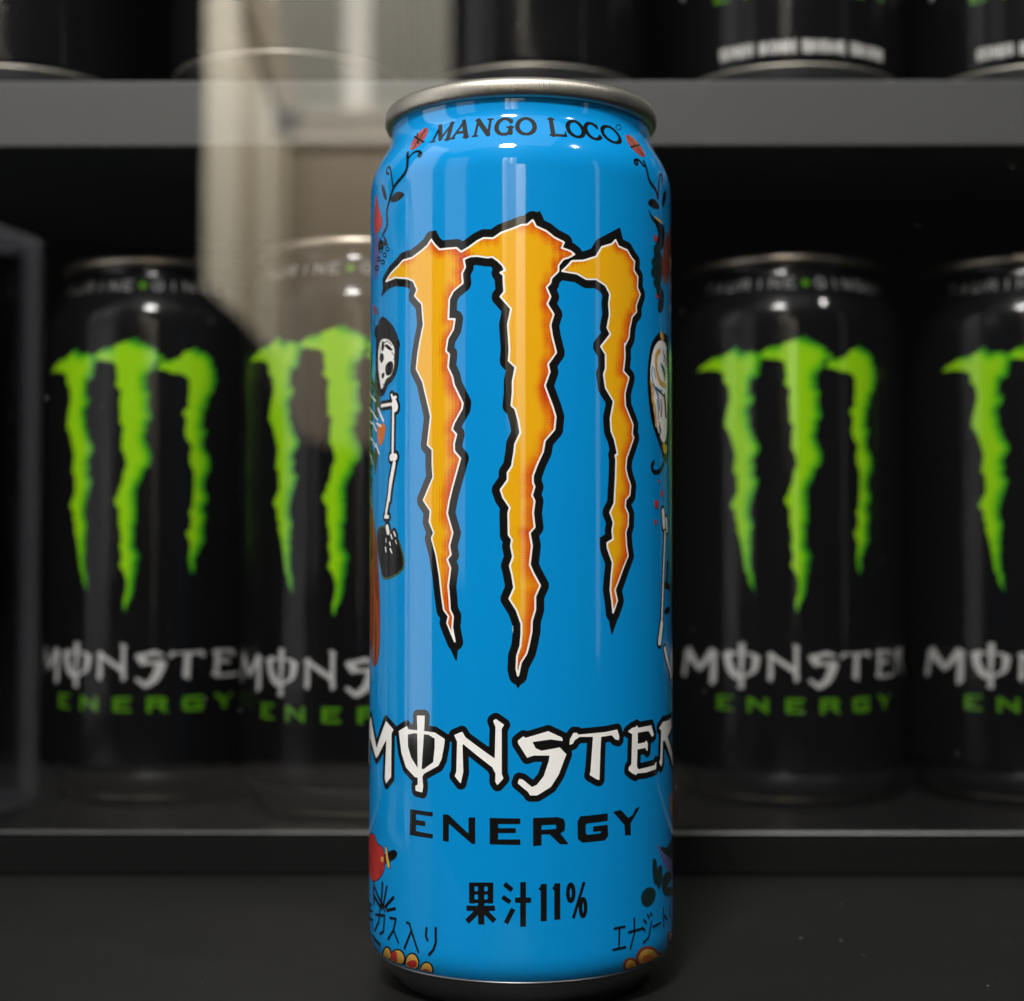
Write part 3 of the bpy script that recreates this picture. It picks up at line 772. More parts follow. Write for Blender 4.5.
ART['BALL_OUT'] = ([[(-27.56,7.84), (-28.5,6.88), (-30.1,5.86), (-32.79,4.78), (-37.74,3.44), (-37.72,3.62), (-37.72,4.05), (-37.74,4.66), (-33.5,6.45), (-31.81,7.6),
    (-30.7,8.48), (-29.8,9.08), (-28.93,9.41), (-28.2,9.43), (-27.68,9.14), (-27.43,8.59), (-27.56,7.84)], [(-23.2,8.3), (-23.72,7.49), (-24.75,6.66), (-26.22,5.92),
    (-27.96,5.37), (-29.45,5.18), (-30.21,5.42), (-29.91,6.12), (-29.23,7.01), (-28.15,7.97), (-27.33,8.73), (-26.31,9.33), (-25.27,9.68), (-24.35,9.73), (-23.65,9.48),
    (-23.25,8.97), (-23.2,8.3)], [(-19.58,8.07), (-20.1,7.17), (-20.91,6.33), (-22.13,5.6), (-23.32,5.19), (-24.22,5.16), (-24.62,5.56), (-24.41,6.32), (-24.03,7.2),
    (-23.37,8.14), (-22.78,8.89), (-22.02,9.46), (-21.22,9.75), (-20.49,9.73), (-19.94,9.4), (-19.62,8.81), (-19.58,8.07)], [(-16.68,7.05), (-17.1,6.25), (-17.93,5.45),
    (-18.88,4.83), (-19.81,4.51), (-20.54,4.52), (-20.9,4.89), (-20.83,5.56), (-20.39,6.41), (-19.88,7.23), (-19.18,7.97), (-18.55,8.46), (-17.89,8.7), (-17.27,8.66),
    (-16.78,8.35), (-16.54,7.8), (-16.68,7.05)]])
ART['BALL_GOLD'] = ([[(-28.21,7.69), (-29.01,6.9), (-30.2,6.09), (-32.16,5.27), (-34.39,4.6), (-36.84,4.13), (-36.3,4.62), (-33.94,5.72), (-32.32,6.74), (-31.15,7.63),
    (-30.3,8.33), (-29.66,8.81), (-29.03,9.06), (-28.5,9.06), (-28.13,8.81), (-27.96,8.35), (-28.21,7.69)], [(-23.62,8.22), (-24.09,7.53), (-24.95,6.84), (-26.04,6.27),
    (-27.39,5.83), (-28.5,5.7), (-29.04,5.93), (-28.94,6.47), (-28.52,7.17), (-27.67,7.96), (-27.01,8.59), (-26.19,9.08), (-25.34,9.37), (-24.57,9.41), (-23.99,9.2),
    (-23.66,8.78), (-23.62,8.22)], [(-19.94,8.01), (-20.4,7.23), (-21.09,6.52), (-22.02,5.93), (-22.96,5.6), (-23.66,5.59), (-23.94,5.94), (-23.86,6.55), (-23.55,7.3),
    (-23.01,8.09), (-22.53,8.73), (-21.92,9.2), (-21.27,9.45), (-20.68,9.42), (-20.22,9.14), (-19.97,8.64), (-19.94,8.01)], [(-17.03,6.99), (-17.37,6.33), (-18.04,5.66),
    (-18.81,5.16), (-19.55,4.89), (-20.11,4.92), (-20.38,5.23), (-20.32,5.79), (-19.99,6.48), (-19.58,7.16), (-19.01,7.78), (-18.46,8.21), (-17.92,8.4), (-17.42,8.37),
    (-17.03,8.11), (-16.9,7.62), (-17.03,6.99)]])
ART['BALL_RED'] = ([[(-27.73,8.38), (-25.83,9.2), (-25.48,8.68), (-26.51,6.74), (-28.39,6.67), (-28.33,7.39)], [(-23.45,7.39), (-20.84,8.64), (-20.11,8.04),
    (-21.14,6.62), (-23.25,6.38)], [(-19.82,6.87), (-18.08,7.28), (-17.21,6.72), (-18.63,6.19)]])
ART['CITRUS_OUT'] = ([[(24.76,6.4), (25.43,5.5), (25.57,4.83), (25.07,4.51), (24.05,4.58), (22.78,4.99), (21.52,5.68), (20.52,6.51), (20.0,7.33), (19.83,8.07),
    (20.17,8.59), (20.76,8.87), (21.51,8.87), (22.34,8.58), (23.12,8.06), (24.04,7.26), (24.76,6.4)], [(36.22,5.44), (37.71,4.19), (37.7,3.41), (37.13,3.0), (31.28,4.2),
    (27.78,5.2), (25.16,6.33), (23.67,7.41), (22.99,8.43), (23.11,9.27), (23.75,9.88), (24.9,10.14), (26.37,10.02), (28.12,9.49), (29.92,8.61), (32.02,7.37),
    (36.22,5.44)], [(40.32,8.0), (39.38,7.61), (39.37,7.07), (39.37,6.71), (39.37,6.58), (39.4,6.68), (39.43,7.02), (36.46,8.28), (35.82,9.06), (35.56,9.75),
    (35.82,10.22), (36.47,10.42), (37.33,10.34), (38.37,9.98), (41.74,8.81), (41.72,8.28), (40.32,8.0)]])
ART['CITRUS'] = ([[(24.11,6.44), (24.58,5.77), (24.73,5.24), (24.45,4.97), (23.8,4.99), (22.94,5.29), (22.02,5.81), (21.26,6.45), (20.84,7.09), (20.66,7.68),
    (20.78,8.12), (21.19,8.34), (21.71,8.35), (22.28,8.14), (22.92,7.71), (23.59,7.11), (24.11,6.44)], [(33.37,5.97), (37.75,4.14), (37.74,3.51), (34.09,3.95),
    (30.75,4.59), (28.02,5.38), (25.81,6.32), (24.54,7.23), (23.82,8.12), (23.91,8.81), (24.44,9.3), (25.36,9.52), (26.59,9.41), (28.0,8.98), (29.42,8.27), (31.2,7.24),
    (33.37,5.97)], [(39.96,8.0), (39.4,7.61), (39.38,7.16), (39.37,6.85), (39.37,6.74), (39.39,6.84), (39.4,7.13), (39.44,7.57), (37.56,8.57), (37.17,9.2), (37.07,9.67),
    (37.26,9.93), (37.75,9.92), (38.58,9.62), (39.96,8.98), (41.73,8.1), (39.96,8.0)]])
ART['CITRUS_IN'] = ([[(23.9,6.23), (24.2,5.82), (24.29,5.51), (24.15,5.35), (23.79,5.35), (23.3,5.53), (22.75,5.84), (22.24,6.23), (21.96,6.62), (21.84,6.97),
    (21.87,7.24), (22.05,7.39), (22.36,7.39), (22.75,7.25), (23.18,6.98), (23.57,6.63), (23.9,6.23)], [(31.18,6.15), (32.2,5.44), (32.26,5.03), (31.3,4.99), (29.79,5.25),
    (28.19,5.72), (26.75,6.32), (25.88,6.89), (25.34,7.47), (25.16,7.96), (25.5,8.26), (26.11,8.38), (26.91,8.3), (27.8,8.03), (28.98,7.5), (30.15,6.85), (31.18,6.15)]])
ART['FRUIT_R'] = ([[(37.78,35.79), (42.77,35.65), (42.74,35.03), (42.73,29.61), (40.17,30.05), (37.29,32.99)]])
ART['LEAVES_BR'] = ([[(24.48,19.47), (26.18,20.37), (29.07,19.47), (28.47,17.79), (26.17,17.13), (24.6,18.08)], [(28.1,25.01), (29.1,25.04), (29.79,22.53), (29.78,20.53),
    (28.49,21.16)], [(30.26,23.25), (31.55,23.62), (31.96,21.34), (30.71,19.56), (29.6,20.57)], [(31.95,20.13), (32.87,21.57), (36.52,21.48), (38.82,19.99),
    (35.61,19.82), (34.11,18.5), (42.76,17.52), (42.75,16.28), (34.1,17.69), (32.27,18.86)], [(30.76,27.17), (34.18,25.77), (37.63,26.58), (42.75,27.94), (42.74,22.94),
    (35.67,24.49)]])
ART['LEAF_HOLE'] = ([[(27.59,18.94), (27.51,18.71), (27.28,18.55), (26.93,18.47), (26.54,18.49), (26.15,18.61), (25.83,18.8), (25.62,19.04), (25.55,19.29), (25.62,19.52),
    (25.84,19.69), (26.16,19.77), (26.54,19.76), (26.94,19.64), (27.28,19.44), (27.51,19.2), (27.59,18.94)]])
ART['PURPLE_R'] = ([[(29.46,27.98), (31.26,27.08), (37.59,23.93), (42.74,22.53), (42.75,17.94), (34.14,22.14), (30.75,25.96)]])
ART['FLOWER_L'] = ([[(-21.11,158.2), (-20.7,157.85), (-20.46,157.33), (-20.37,156.68), (-20.42,155.97), (-20.63,155.27), (-21.01,154.66), (-21.59,154.23), (-22.2,153.98),
    (-22.79,153.92), (-23.3,154.08), (-23.69,154.42), (-23.93,154.93), (-24.15,155.6), (-24.16,156.32), (-23.97,157.02), (-23.51,157.6), (-22.92,158.04), (-22.28,158.3),
    (-21.65,158.36)]])
ART['FLOWER_R'] = ([[(27.35,153.4), (26.71,153.22), (25.96,153.23), (25.2,153.45), (24.48,153.85), (23.86,154.38), (23.46,155.03), (23.39,155.73), (23.52,156.39),
    (23.85,156.94), (24.32,157.31), (24.95,157.5), (25.71,157.47), (26.51,157.25), (27.25,156.85), (27.77,156.28), (28.06,155.6), (28.06,154.89), (28.07,154.29),
    (27.83,153.78)]])
ART['PETAL_L'] = ([[[(-22.63,154.26), (-21.65,157.83)], 0.32], [[(-24.37,157.05), (-20.21,155.09)], 0.32], [[(-23.82,157.51), (-21.72,155.08)], 0.32]])
ART['PETAL_R'] = ([[[(24.52,156.93), (27.05,153.75)], 0.27], [[(23.58,154.6), (27.71,155.98)], 0.27]])
ART['REG'] = ([[[(23.59,158.67), (23.27,158.35), (22.75,158.06), (22.23,157.89), (21.84,157.89), (21.67,158.06), (21.76,158.34), (22.05,158.66), (22.39,158.89),
    (22.82,159.03), (23.24,159.04), (23.53,158.9), (23.59,158.67)], 0.16]])
ART['CROWN'] = ([[(-31.09,121.55), (-31.44,121.05), (-32.43,120.83), (-33.81,121.0), (-35.11,121.5), (-35.68,122.13), (-35.12,122.61), (-33.83,122.78), (-32.44,122.61),
    (-31.45,122.14), (-31.09,121.55)], [(-28.97,122.23), (-29.27,121.72), (-30.1,121.48), (-31.19,121.61), (-32.17,122.07), (-32.57,122.67), (-32.18,123.17),
    (-31.21,123.38), (-30.11,123.24), (-29.28,122.81), (-28.97,122.23)], [(-27.13,121.28), (-27.4,120.77), (-28.12,120.52), (-29.06,120.62), (-29.87,121.05),
    (-30.2,121.63), (-29.88,122.14), (-29.07,122.38), (-28.13,122.27), (-27.4,121.85), (-27.13,121.28)], [(-25.96,119.87), (-26.17,119.36), (-26.75,119.09),
    (-27.5,119.17), (-28.14,119.57), (-28.39,120.14), (-28.14,120.65), (-27.51,120.91), (-26.76,120.83), (-26.18,120.43), (-25.96,119.87)], [(-25.32,118.53),
    (-25.47,118.01), (-25.86,117.72), (-26.37,117.77), (-26.79,118.14), (-26.95,118.7), (-26.79,119.22), (-26.37,119.51), (-25.87,119.45), (-25.47,119.08),
    (-25.32,118.53)]])
ART['SPRAY_L'] = ([[[(-42.74,115.36), (-36.37,112.23), (-38.33,109.58)], 1.05], [[(-42.72,110.36), (-37.21,107.22), (-39.66,104.0)], 1.05], [[(-42.72,102.3),
    (-36.22,99.06), (-39.48,96.4)], 1.05], [[(-42.74,96.94), (-38.09,94.45), (-42.05,92.32)], 0.87], [[(-42.74,119.6), (-38.45,116.8), (-39.94,115.06)], 1.05]])
ART['RIB_LINES'] = ([[[(-42.76,108.83), (-37.21,107.22), (-33.55,105.43)], 0.42], [[(-42.76,106.15), (-36.29,104.89), (-34.14,103.42)], 0.42], [[(-42.76,103.07),
    (-37.14,101.94), (-34.76,100.48)], 0.38], [[(-42.73,111.9), (-38.34,110.34), (-34.83,109.09)], 0.38], [[(-42.76,100.01), (-38.15,98.6), (-37.08,97.42)], 0.35]])
ART['DRESS_LIGHTS'] = ([[[(-36.86,79.39), (-35.18,71.95), (-35.83,62.62)], 0.44], [[(-42.76,86.98), (-37.8,75.62), (-38.82,64.31)], 0.44], [[(-33.88,72.0),
    (-33.24,64.62), (-33.79,60.9)], 0.35], [[(-42.34,94.62), (-36.97,88.77), (-36.05,83.13)], 0.44]])
ART['BERRIES'] = ([[[(-29.95,137.9), (-30.17,137.65), (-30.72,137.62), (-31.31,137.84), (-31.56,138.17), (-31.31,138.42), (-30.73,138.44), (-30.17,138.23),
    (-29.95,137.9)], 0.22], [[(-28.54,136.56), (-28.74,136.31), (-29.24,136.27), (-29.76,136.47), (-29.98,136.79), (-29.76,137.05), (-29.24,137.08), (-28.74,136.88),
    (-28.54,136.56)], 0.22], [[(-31.27,136.82), (-31.52,136.57), (-32.14,136.56), (-32.81,136.79), (-33.1,137.13), (-32.82,137.37), (-32.15,137.38), (-31.52,137.15),
    (-31.27,136.82)], 0.22], [[(-29.52,135.61), (-29.73,135.35), (-30.27,135.32), (-30.84,135.53), (-31.08,135.86), (-30.84,136.11), (-30.28,136.14), (-29.74,135.93),
    (-29.52,135.61)], 0.22], [[(-32.24,135.3), (-32.51,135.06), (-33.2,135.05), (-33.95,135.3), (-34.28,135.65), (-33.95,135.88), (-33.21,135.88), (-32.51,135.64),
    (-32.24,135.3)], 0.22], [[(-30.35,134.44), (-30.58,134.19), (-31.16,134.16), (-31.77,134.38), (-32.03,134.71), (-31.77,134.96), (-31.16,134.98), (-30.59,134.77),
    (-30.35,134.44)], 0.22], [[(-33.3,133.8), (-33.61,133.55), (-34.39,133.56), (-35.26,133.82), (-35.65,134.18), (-35.26,134.41), (-34.4,134.39), (-33.61,134.14),
    (-33.3,133.8)], 0.22]])
ART['BROW'] = ([[[(-30.62,119.46), (-28.96,119.65), (-27.47,118.75)], 0.17], [[(-31.07,118.77), (-28.96,118.91), (-27.12,117.8)], 0.17], [[(-32.54,119.31),
    (-32.02,117.95), (-32.53,116.52)], 0.17], [[(-27.47,117.47), (-26.44,116.63), (-26.77,115.93)], 0.17], [[(-31.03,111.91), (-29.72,111.43), (-28.54,111.88)], 0.17],
    [[(-31.98,111.26), (-31.02,110.62), (-30.14,110.91)], 0.17]])
ART['SHRUB'] = ([[(32.34,136.95), (31.95,136.11), (30.99,135.48), (29.91,135.31), (29.1,135.65), (28.81,136.37), (29.11,137.18), (29.92,137.78), (31.01,137.96),
    (31.96,137.65), (32.34,136.95)], [(31.82,134.62), (31.4,133.9), (30.38,133.34), (29.22,133.16), (28.36,133.43), (28.04,134.04), (28.36,134.74), (29.23,135.27),
    (30.39,135.45), (31.41,135.21), (31.82,134.62)], [(31.56,132.72), (31.15,132.0), (30.15,131.45), (29.01,131.28), (28.16,131.56), (27.85,132.17), (28.17,132.86),
    (29.03,133.39), (30.16,133.57), (31.16,133.32), (31.56,132.72)], [(32.29,130.97), (31.9,130.26), (30.95,129.71), (29.87,129.56), (29.07,129.85), (28.77,130.46),
    (29.07,131.15), (29.89,131.67), (30.97,131.83), (31.91,131.57), (32.29,130.97)], [(32.81,129.37), (32.5,128.67), (31.74,128.15), (30.87,128.03), (30.21,128.34),
    (29.97,128.96), (30.22,129.65), (30.88,130.15), (31.75,130.28), (32.51,129.98), (32.81,129.37)]])
ART['MASK_OLIVE'] = ([[(34.89,119.74), (37.53,120.97), (37.55,101.04), (35.6,101.52), (35.42,106.3), (36.23,111.77), (35.52,115.31)]])
ART['MASK_ROSE'] = ([[[(31.87,108.99), (32.18,107.24), (31.85,106.03)], 0.52], [[(30.86,104.77), (31.37,104.22), (31.22,103.32)], 0.31], [[(33.84,117.52), (34.64,116.41),
    (34.42,115.49)], 0.42]])
ART['BOX'] = ({'0M': [-18.72, -13.62, 154.12, 158.38], '1A': [-14.06, -9.88, 154.43, 158.25], '2N': [-9.46, -5.51, 154.59, 158.28], '3G': [-5.18, -1.26, 155.06, 158.24],
    '4O': [-1.13, 3.08, 155.15, 158.25], '5L': [5.23, 8.91, 155.23, 158.29], '6O': [8.9, 12.98, 155.13, 157.87], '7C': [12.78, 16.8, 154.59, 157.53], '8O': [16.64, 21.93,
    154.4, 157.58]})

# ------------------------------------------------------------------ setting: table and the doorway behind the camera
TABLE = box("table", -1.2, 1.2, -0.106, 0.7, -0.03, 0.0, M['table'], bevel=0.004)
TABLE['kind'] = 'structure'
TABLE['label'] = 'black leather-grained table top under the blue can and the display case'

# pale doorway that the case glass mirrors
wall = bpy.data.objects.new("wall", None)
col.objects.link(wall)
wall.location = (0, -2.9, 0)
wall['kind'] = 'structure'
wall['label'] = 'pale doorway mirrored in the case glass'


def wall_box(name, px0, px1, py0, py1, mat, out=0.0, th=0.05):
    k = 0.00215
    return box(name, (px0 - 521) * k, (px1 - 521) * k, out - th, out, 0.082 + (546 - py1) * k, 0.082 + (546 - py0) * k, mat, wall, bevel=0.004)


wall_box("casing", 206, 240, -160, 900, M['cream'], 0.045)
wall_box("casing", 240.5, 262, -160, 900, M['beige'], 0.020)
wall_box("casing", 262.5, 273, -160, 900, M['cream'], 0.030)
wall_box("casing", 273.5, 286, 110, 900, M['beige'], 0.010)
wall_box("casing", 286.5, 303, 118, 900, M['taupe'], 0.000)
wall_box("door_leaf", 303.5, 450, 142, 900, M['tan'], 0.000)
wall_box("lintel", 286.5, 450, 128, 141, M['beige'], 0.020)
wall_box("lintel", 286.5, 450, 118, 127, M['taupe'], 0.010)
wall_box("lintel", 300, 450, 108, 117, M['beige'], 0.024)
wall_box("upper_wall", 273.5, 450, -160, 107.5, M['greywall'], -0.02)
wall_box("reflector_panel", 440, 600, 125, 620, M['whiteblind'], 0.03, 0.03)  # added white panel, brightens the front of the can and its reflected strip
wall_box("blind", 343, 370, -160, 107.5, M['whiteblind'], 0.02, 0.03)
k_ = 0.00215
vv = []
for yy in (-0.015, 0.012):
    for px, py in ((226, -60), (256, -60), (302, 116), (284, 116)):
        vv.append(((px - 521) * k_, yy + 0.055, 0.082 + (546 - py) * k_))
mesh_object("brace", vv, [(0, 1, 2, 3), (7, 6, 5, 4), (0, 4, 5, 1), (1, 5, 6, 2), (2, 6, 7, 3), (3, 7, 4, 0)], M['taupe'], wall)
# added dark blocker before the doorway, cuts the mirrored strip off below
kk = 0.001578
out_ = [(-330, 250), (60, 262), (140, 268), (205, 285), (240, 318), (265, 348), (276, 395), (290, 432), (330, 446), (400, 448), (520, 455), (520, 900), (-330, 900)]
vv = [((px - 521) * kk, yy, 0.082 + (546 - py) * kk) for yy in (0.85, 0.95) for px, py in out_]
n_ = len(out_)
ff = [tuple(range(n_)), tuple(range(2 * n_ - 1, n_ - 1, -1))] + [(i, n_ + i, n_ + (i + 1) % n_, (i + 1) % n_) for i in range(n_)]
mesh_object("reflection_blocker", vv, ff, M['blocker_black'], wall)

# ------------------------------------------------------------------ display case
case = empty("display_case", (0, 0.09, 0), "black display case with clear glass front and grey shelf behind the blue can", "display case")
GY = 0.0            # glass front plane, local y
box("plinth", -0.245, 0.245, 0.0006, 0.140, 0.0, 0.0098, M['plinth'], case, 0.0008)
box("floor_panel", -0.240, 0.240, 0.0042, 0.130, 0.0099, 0.0110, M['floor'], case)
box("back_panel", -0.245, 0.245, 0.1405, 0.146, 0.0, 0.46, M['case'], case)
for sx_ in (-1, 1):
    box("side_panel", min(sx_ * 0.2455, sx_ * 0.2515), max(sx_ * 0.2455, sx_ * 0.2515), 0.0, 0.146, 0.0, 0.46, M['case'], case)
box("top_panel", -0.2515, 0.2515, 0.0, 0.146, 0.4602, 0.468, M['case'], case)
shelf = box("shelf", -0.2452, 0.2452, 0.0085, 0.1400, 0.1848, 0.2020, M['shelf'], case, 0.0006)
glass = box("glass_front", -0.2450, 0.2450, 0.0010, 0.0035, 0.0112, 0.4600, M['glass'], case)
# slim rounded rail under the glass
rv, rf = [], []
nseg = 10
for xe in (-0.245, 0.245):
    for k in range(nseg):
        a = math.pi * 2 * k / nseg
        rv.append((xe, 0.0012 + 0.0011 * math.cos(a), 0.01050 + 0.00042 * math.sin(a)))
for k in range(nseg):
    k2 = (k + 1) % nseg
    rf.append((k, k2, nseg + k2, nseg + k))
rf += [tuple(range(nseg)), tuple(range(2 * nseg - 1, nseg - 1, -1))]
mesh_object("bottom_rail", rv, rf, M['rail'], glass, smooth=True)

# ------------------------------------------------------------------ the blue can
PB = Profile([(0, 22.5), (1, 23.6), (3, 25.6), (6.3, 27.9), (8, 28.7), (10, 29), (150, 29), (152.3, 28.6), (154.8, 27.5),
              (157, 26.1), (158.6, 25.2), (160, 25.0), (163.0, 25.0)])
RB = 29.0
blue = empty("energy_can", (0, 0, 0), "tall slim blue energy drink can with orange claw marks, standing in front", "drink can")
lathe("body", PB.points(6.2, 162.6), M['blue'], blue, 224)
lathe("base", [(0.1, 8.5), (14, 6.0), (20, 2.2), (21.2, 0.5), (22.2, 0.0), (23.2, 0.45)] + [(float(PB.r(h)) - 0.05, h) for h in (1.2, 2, 3, 4, 5, 6, 6.25)], M['alu_black'], blue, 160)
lathe("highlight_ring", [(27.75, 5.75), (28.02, 5.85), (28.1, 6.05), (28.02, 6.25), (27.8, 6.32)], M['alu_dark'], blue, 160)  # added ring, stands in for the highlight line below the label
rim = lathe("rim", [(24.9, 161.9), (25.35, 162.0), (25.9, 162.3), (26.2, 162.9), (26.3, 163.7), (26.2, 164.7), (25.8, 165.4), (25.1, 165.75), (24.5, 165.6), (24.1, 165.0),
                    (23.7, 162.3), (23.3, 159.9), (22.6, 159.2), (22.0, 159.9), (21.6, 161.3)], M['alu'], blue, 160)
lid = lathe("lid", [(21.65, 161.2), (20.8, 161.5), (12, 161.6), (0.1, 161.6)], M['alu'], blue, 96)


def pull_tab(parent, h):
    v, f = [], []
    n = 28
    for z in (0.25, 1.15):
        for k in range(n):
            a = 2 * math.pi * k / n
            x = 7.6 * math.copysign(abs(math.cos(a)) ** 0.8, math.cos(a))
            y = 11.5 * math.copysign(abs(math.sin(a)) ** 0.8, math.sin(a)) + 3.5
            v.append((x * S, y * S, (h + z) * S))
    f.append(tuple(range(n - 1, -1, -1)))
    f.append(tuple(range(n, 2 * n)))
    for k in range(n):
        k2 = (k + 1) % n
        f.append((k, k2, n + k2, n + k))
    return mesh_object("pull_tab", v, f, M['alu'], parent)


pull_tab(blue, 161.6)

L0, L1, L2, L3 = 0.03, 0.06, 0.09, 0.12
A = ART
claws = [A['CLAW_PAIR'], A['CLAW_SINGLE']]
emblem = decal("claw_emblem", M['ink_black'], PB, RB, L0, claws, raw=A['SPIKES'], grow=1.58, step=0.24, parent=blue)
decal("claw_border", M['ink_white'], PB, RB, L1, claws, grow=0.17, step=0.2, parent=emblem)
decal("claw_fill", M['claw_orange'], PB, RB, L2, claws, grow=-0.17, step=0.2, parent=emblem, shade=claws)

LT = A['LETTERS']
M_LEG = [(-38.2, 49.9), (-37.2, 49.0), (-39.6, 45.6), (-40.4, 41.0), (-41.8, 40.4), (-42.4, 41.6), (-41.2, 45.5), (-40.6, 48.6)]
brand_add = [LT['m'][0], M_LEG, LT['o_ring'][0], LT['o_bar'][0], LT['n'][0], LT['s'][0], LT['t'][0], LT['e'][0], LT['r'][0]]
# the ring's counter, left and right of its bar
hole = LT['o_ring'][1]
brand = decal("brand_lettering", M['ink_black'], PB, RB, L0, brand_add, grow=1.12, step=0.2, parent=blue)


def brand_white(prof, R, lift, parent, mat, **kw):
    """white letters: the ringed O is cut out apart from its bar"""
    a = decal("letter", mat, prof, R, lift, [p for i, p in enumerate(brand_add) if i not in (2, 3)], grow=0.05, step=0.15, parent=parent, **kw)
    b = decal("letter", mat, prof, R, lift, [LT['o_ring'][0]], sub=[hole], grow=0.05, step=0.15, parent=parent, **kw)
    c = decal("letter", mat, prof, R, lift + 0.02, [LT['o_bar'][0]], grow=0.08, step=0.15, parent=parent, **kw)
    return a, b, c


brand_white(PB, RB, L1, brand, M['ink_white'])
WD = A['WORD']
word_add = [WD[k][0] for k in ('e', 'n', 'e2', 'r', 'g', 'y')]
decal("energy_lettering", M['ink_black'], PB, RB, L0, word_add, sub=[WD['r'][1]], grow=0.03, step=0.15, parent=blue)
flav = []
for key, (x0, x1, h0, h1) in [(k, v) for k, v in A['BOX'].items()]:
    flav += flare_letter(key[1], x0 + 0.25, x1 - 0.15, 154.65, 158.25)
decal("flavour_lettering", M['ink_black'], PB, RB, L0, strokes=flav, step=0.11, parent=blue)


def bars(strokes):
    """two-point strokes as square-ended bars"""
    out = []
    for p, w in strokes:
        (x0, z0), (x1, z1) = p
        d = math.hypot(x1 - x0, z1 - z0)
        ux, uz = (x1 - x0) / d, (z1 - z0) / d
        e = w * 0.18
        ax, az, bx, bz = x0 - ux * e, z0 - uz * e, x1 + ux * e, z1 + uz * e
        q = w / 2
        out.append([(ax - uz * q, az + ux * q), (bx - uz * q, bz + ux * q), (bx + uz * q, bz - ux * q), (ax + uz * q, az - ux * q)])
    return out


decal("juice_lettering", M['ink_black'], PB, RB, L0, add=bars([s for s in A['JUICE'] if len(s[0]) == 2]), strokes=[s for s in A['JUICE'] if len(s[0]) > 2], step=0.15, parent=blue)
decal("side_lettering", M['ink_black'], PB, RB, L2, strokes=A['GAS'], step=0.14, parent=blue)
decal("side_lettering", M['ink_black'], PB, RB, L2, strokes=A['DRINK'], step=0.14, parent=blue)
decal("registered_mark", M['ink_black'], PB, RB, L0, strokes=A['REG'], step=0.06, parent=blue)


def rounded(p, closed, n=2):
    """Chaikin corner cutting: drawn shapes get flowing outlines"""
    p = [tuple(q) for q in p]
    if len(p) < 4:
        return p
    for _ in range(n):
        out = []
        m_ = len(p) if closed else len(p) - 1
        for i in range(m_):
            (ax, az), (bx, bz) = p[i], p[(i + 1) % len(p)]
            out += [(ax * .75 + bx * .25, az * .75 + bz * .25), (ax * .25 + bx * .75, az * .25 + bz * .75)]
        p = out if closed else [p[0]] + out + [p[-1]]
    return p


def art(name, mat, lift, parent, add=(), strokes=(), grow=0.0, step=0.16, sub=()):
    add = [rounded(p, True) for p in add]
    sub = [rounded(p, True) for p in sub]
    strokes = [(rounded(p, False), w) for p, w in strokes]
    return decal(name, mat, PB, RB, lift, add=add, strokes=strokes, grow=grow, step=step, parent=parent, sub=sub)


# vines and flowers at the shoulder
v1 = art("vine", M['ink_black'], L0, blue, A['LEAF_L'], A['VINE_L'], step=0.12)
v2 = art("vine", M['ink_black'], L0, blue, A['LEAF_R'], A['VINE_R'], step=0.12)
art("leaf_tip", M['ink_gold'], L1, v2, A['GOLD_R'])
f1 = art("flower", M['ink_rose'], L0, blue, A['FLOWER_L'], step=0.1)
art("petal_lines", M['ink_black'], L1, f1, (), A['PETAL_L'], step=0.08)
f2 = art("flower", M['ink_rose'], L0, blue, A['FLOWER_R'], step=0.1)
art("petal_lines", M['ink_black'], L1, f2, (), A['PETAL_R'], step=0.08)
art("blossom", M['ink_plum'], L0 - 0.012, blue, A['DUSK_L'])
art("blossom", M['ink_red'], L1, blue, A['RED_L'])
art("blossom", M['ink_red'], L1, blue, A['RED_R'][1:])
art("blossom", M['ink_brick'], L1, blue, A['RED_R'][:1])
# skeleton on the left
sk = art("skeleton", M['ink_black'], L0, blue, A['SKULL_OUT'] + A['CROWN'], A['BONE_L'], grow=0.50)
art("skull", M['ink_white'], L1, sk, A['SKULL'], sub=A['SKULL_HOLES'], step=0.1)
art("bones", M['ink_white'], L1 + 0.012, sk, (), A['BONE_L'], grow=-0.12, step=0.1)
rf_ = art("ruffle", M['ink_olive'], L0 - 0.012, blue, A['RUFFLE'], grow=0.1)
art("ruffle_lines", M['ink_black'], L0 + 0.004, rf_, A['RUFFLE'], A['RUFFLE_LINES'], grow=-0.35)
dr = art("dress", M['ink_brick'], L0 - 0.014, blue, A['DRESS'] + [[(-46, 48), (-41.5, 50), (-40, 60), (-41, 75), (-41.5, 92), (-46, 96)]])
art("folds", M['ink_black'], L0, dr, (), A['FOLDS'])
art("sleeve", M['ink_orange'], L0 + 0.01, sk, A['SLEEVE'])
crown = []
for i_ in range(7):
    a_ = math.radians(200 - 33 * i_)
    crown.append(([(-34.6 + 1.6 * math.cos(a_) + q_ * 0.55, 123.6 + 2.6 * math.sin(a_) * (1 if math.sin(a_) > 0 else .2) + w_ * 0.45) for q_, w_ in ((-1, 0), (0, 1), (1, 0), (0, -1), (-1, 0))], 0.16))
art("crown_petals", M['ink_dimgrey'], L1, sk, (), crown, step=0.08)
art("ribs", M['ink_white'], L1 + 0.02, sk, (), A['RIBS'])
art("garland", M['ink_olive'], L0 - 0.02, blue, A['GREEN_L'] + [[(-46, 74), (-41, 80), (-38.3, 90), (-39.5, 97), (-37.4, 104), (-39, 112), (-41, 122), (-46, 124)]])
art("leaf_sprays", M['ink_leaf'], L1 + 0.016, sk, (), A['SPRAY_L'], step=0.12)
art("rib_lines", M['ink_white'], L2, sk, (), A['RIB_LINES'], step=0.1)
art("dress_lights", M['ink_orange'], L0 + 0.006, dr, (), A['DRESS_LIGHTS'], step=0.12)
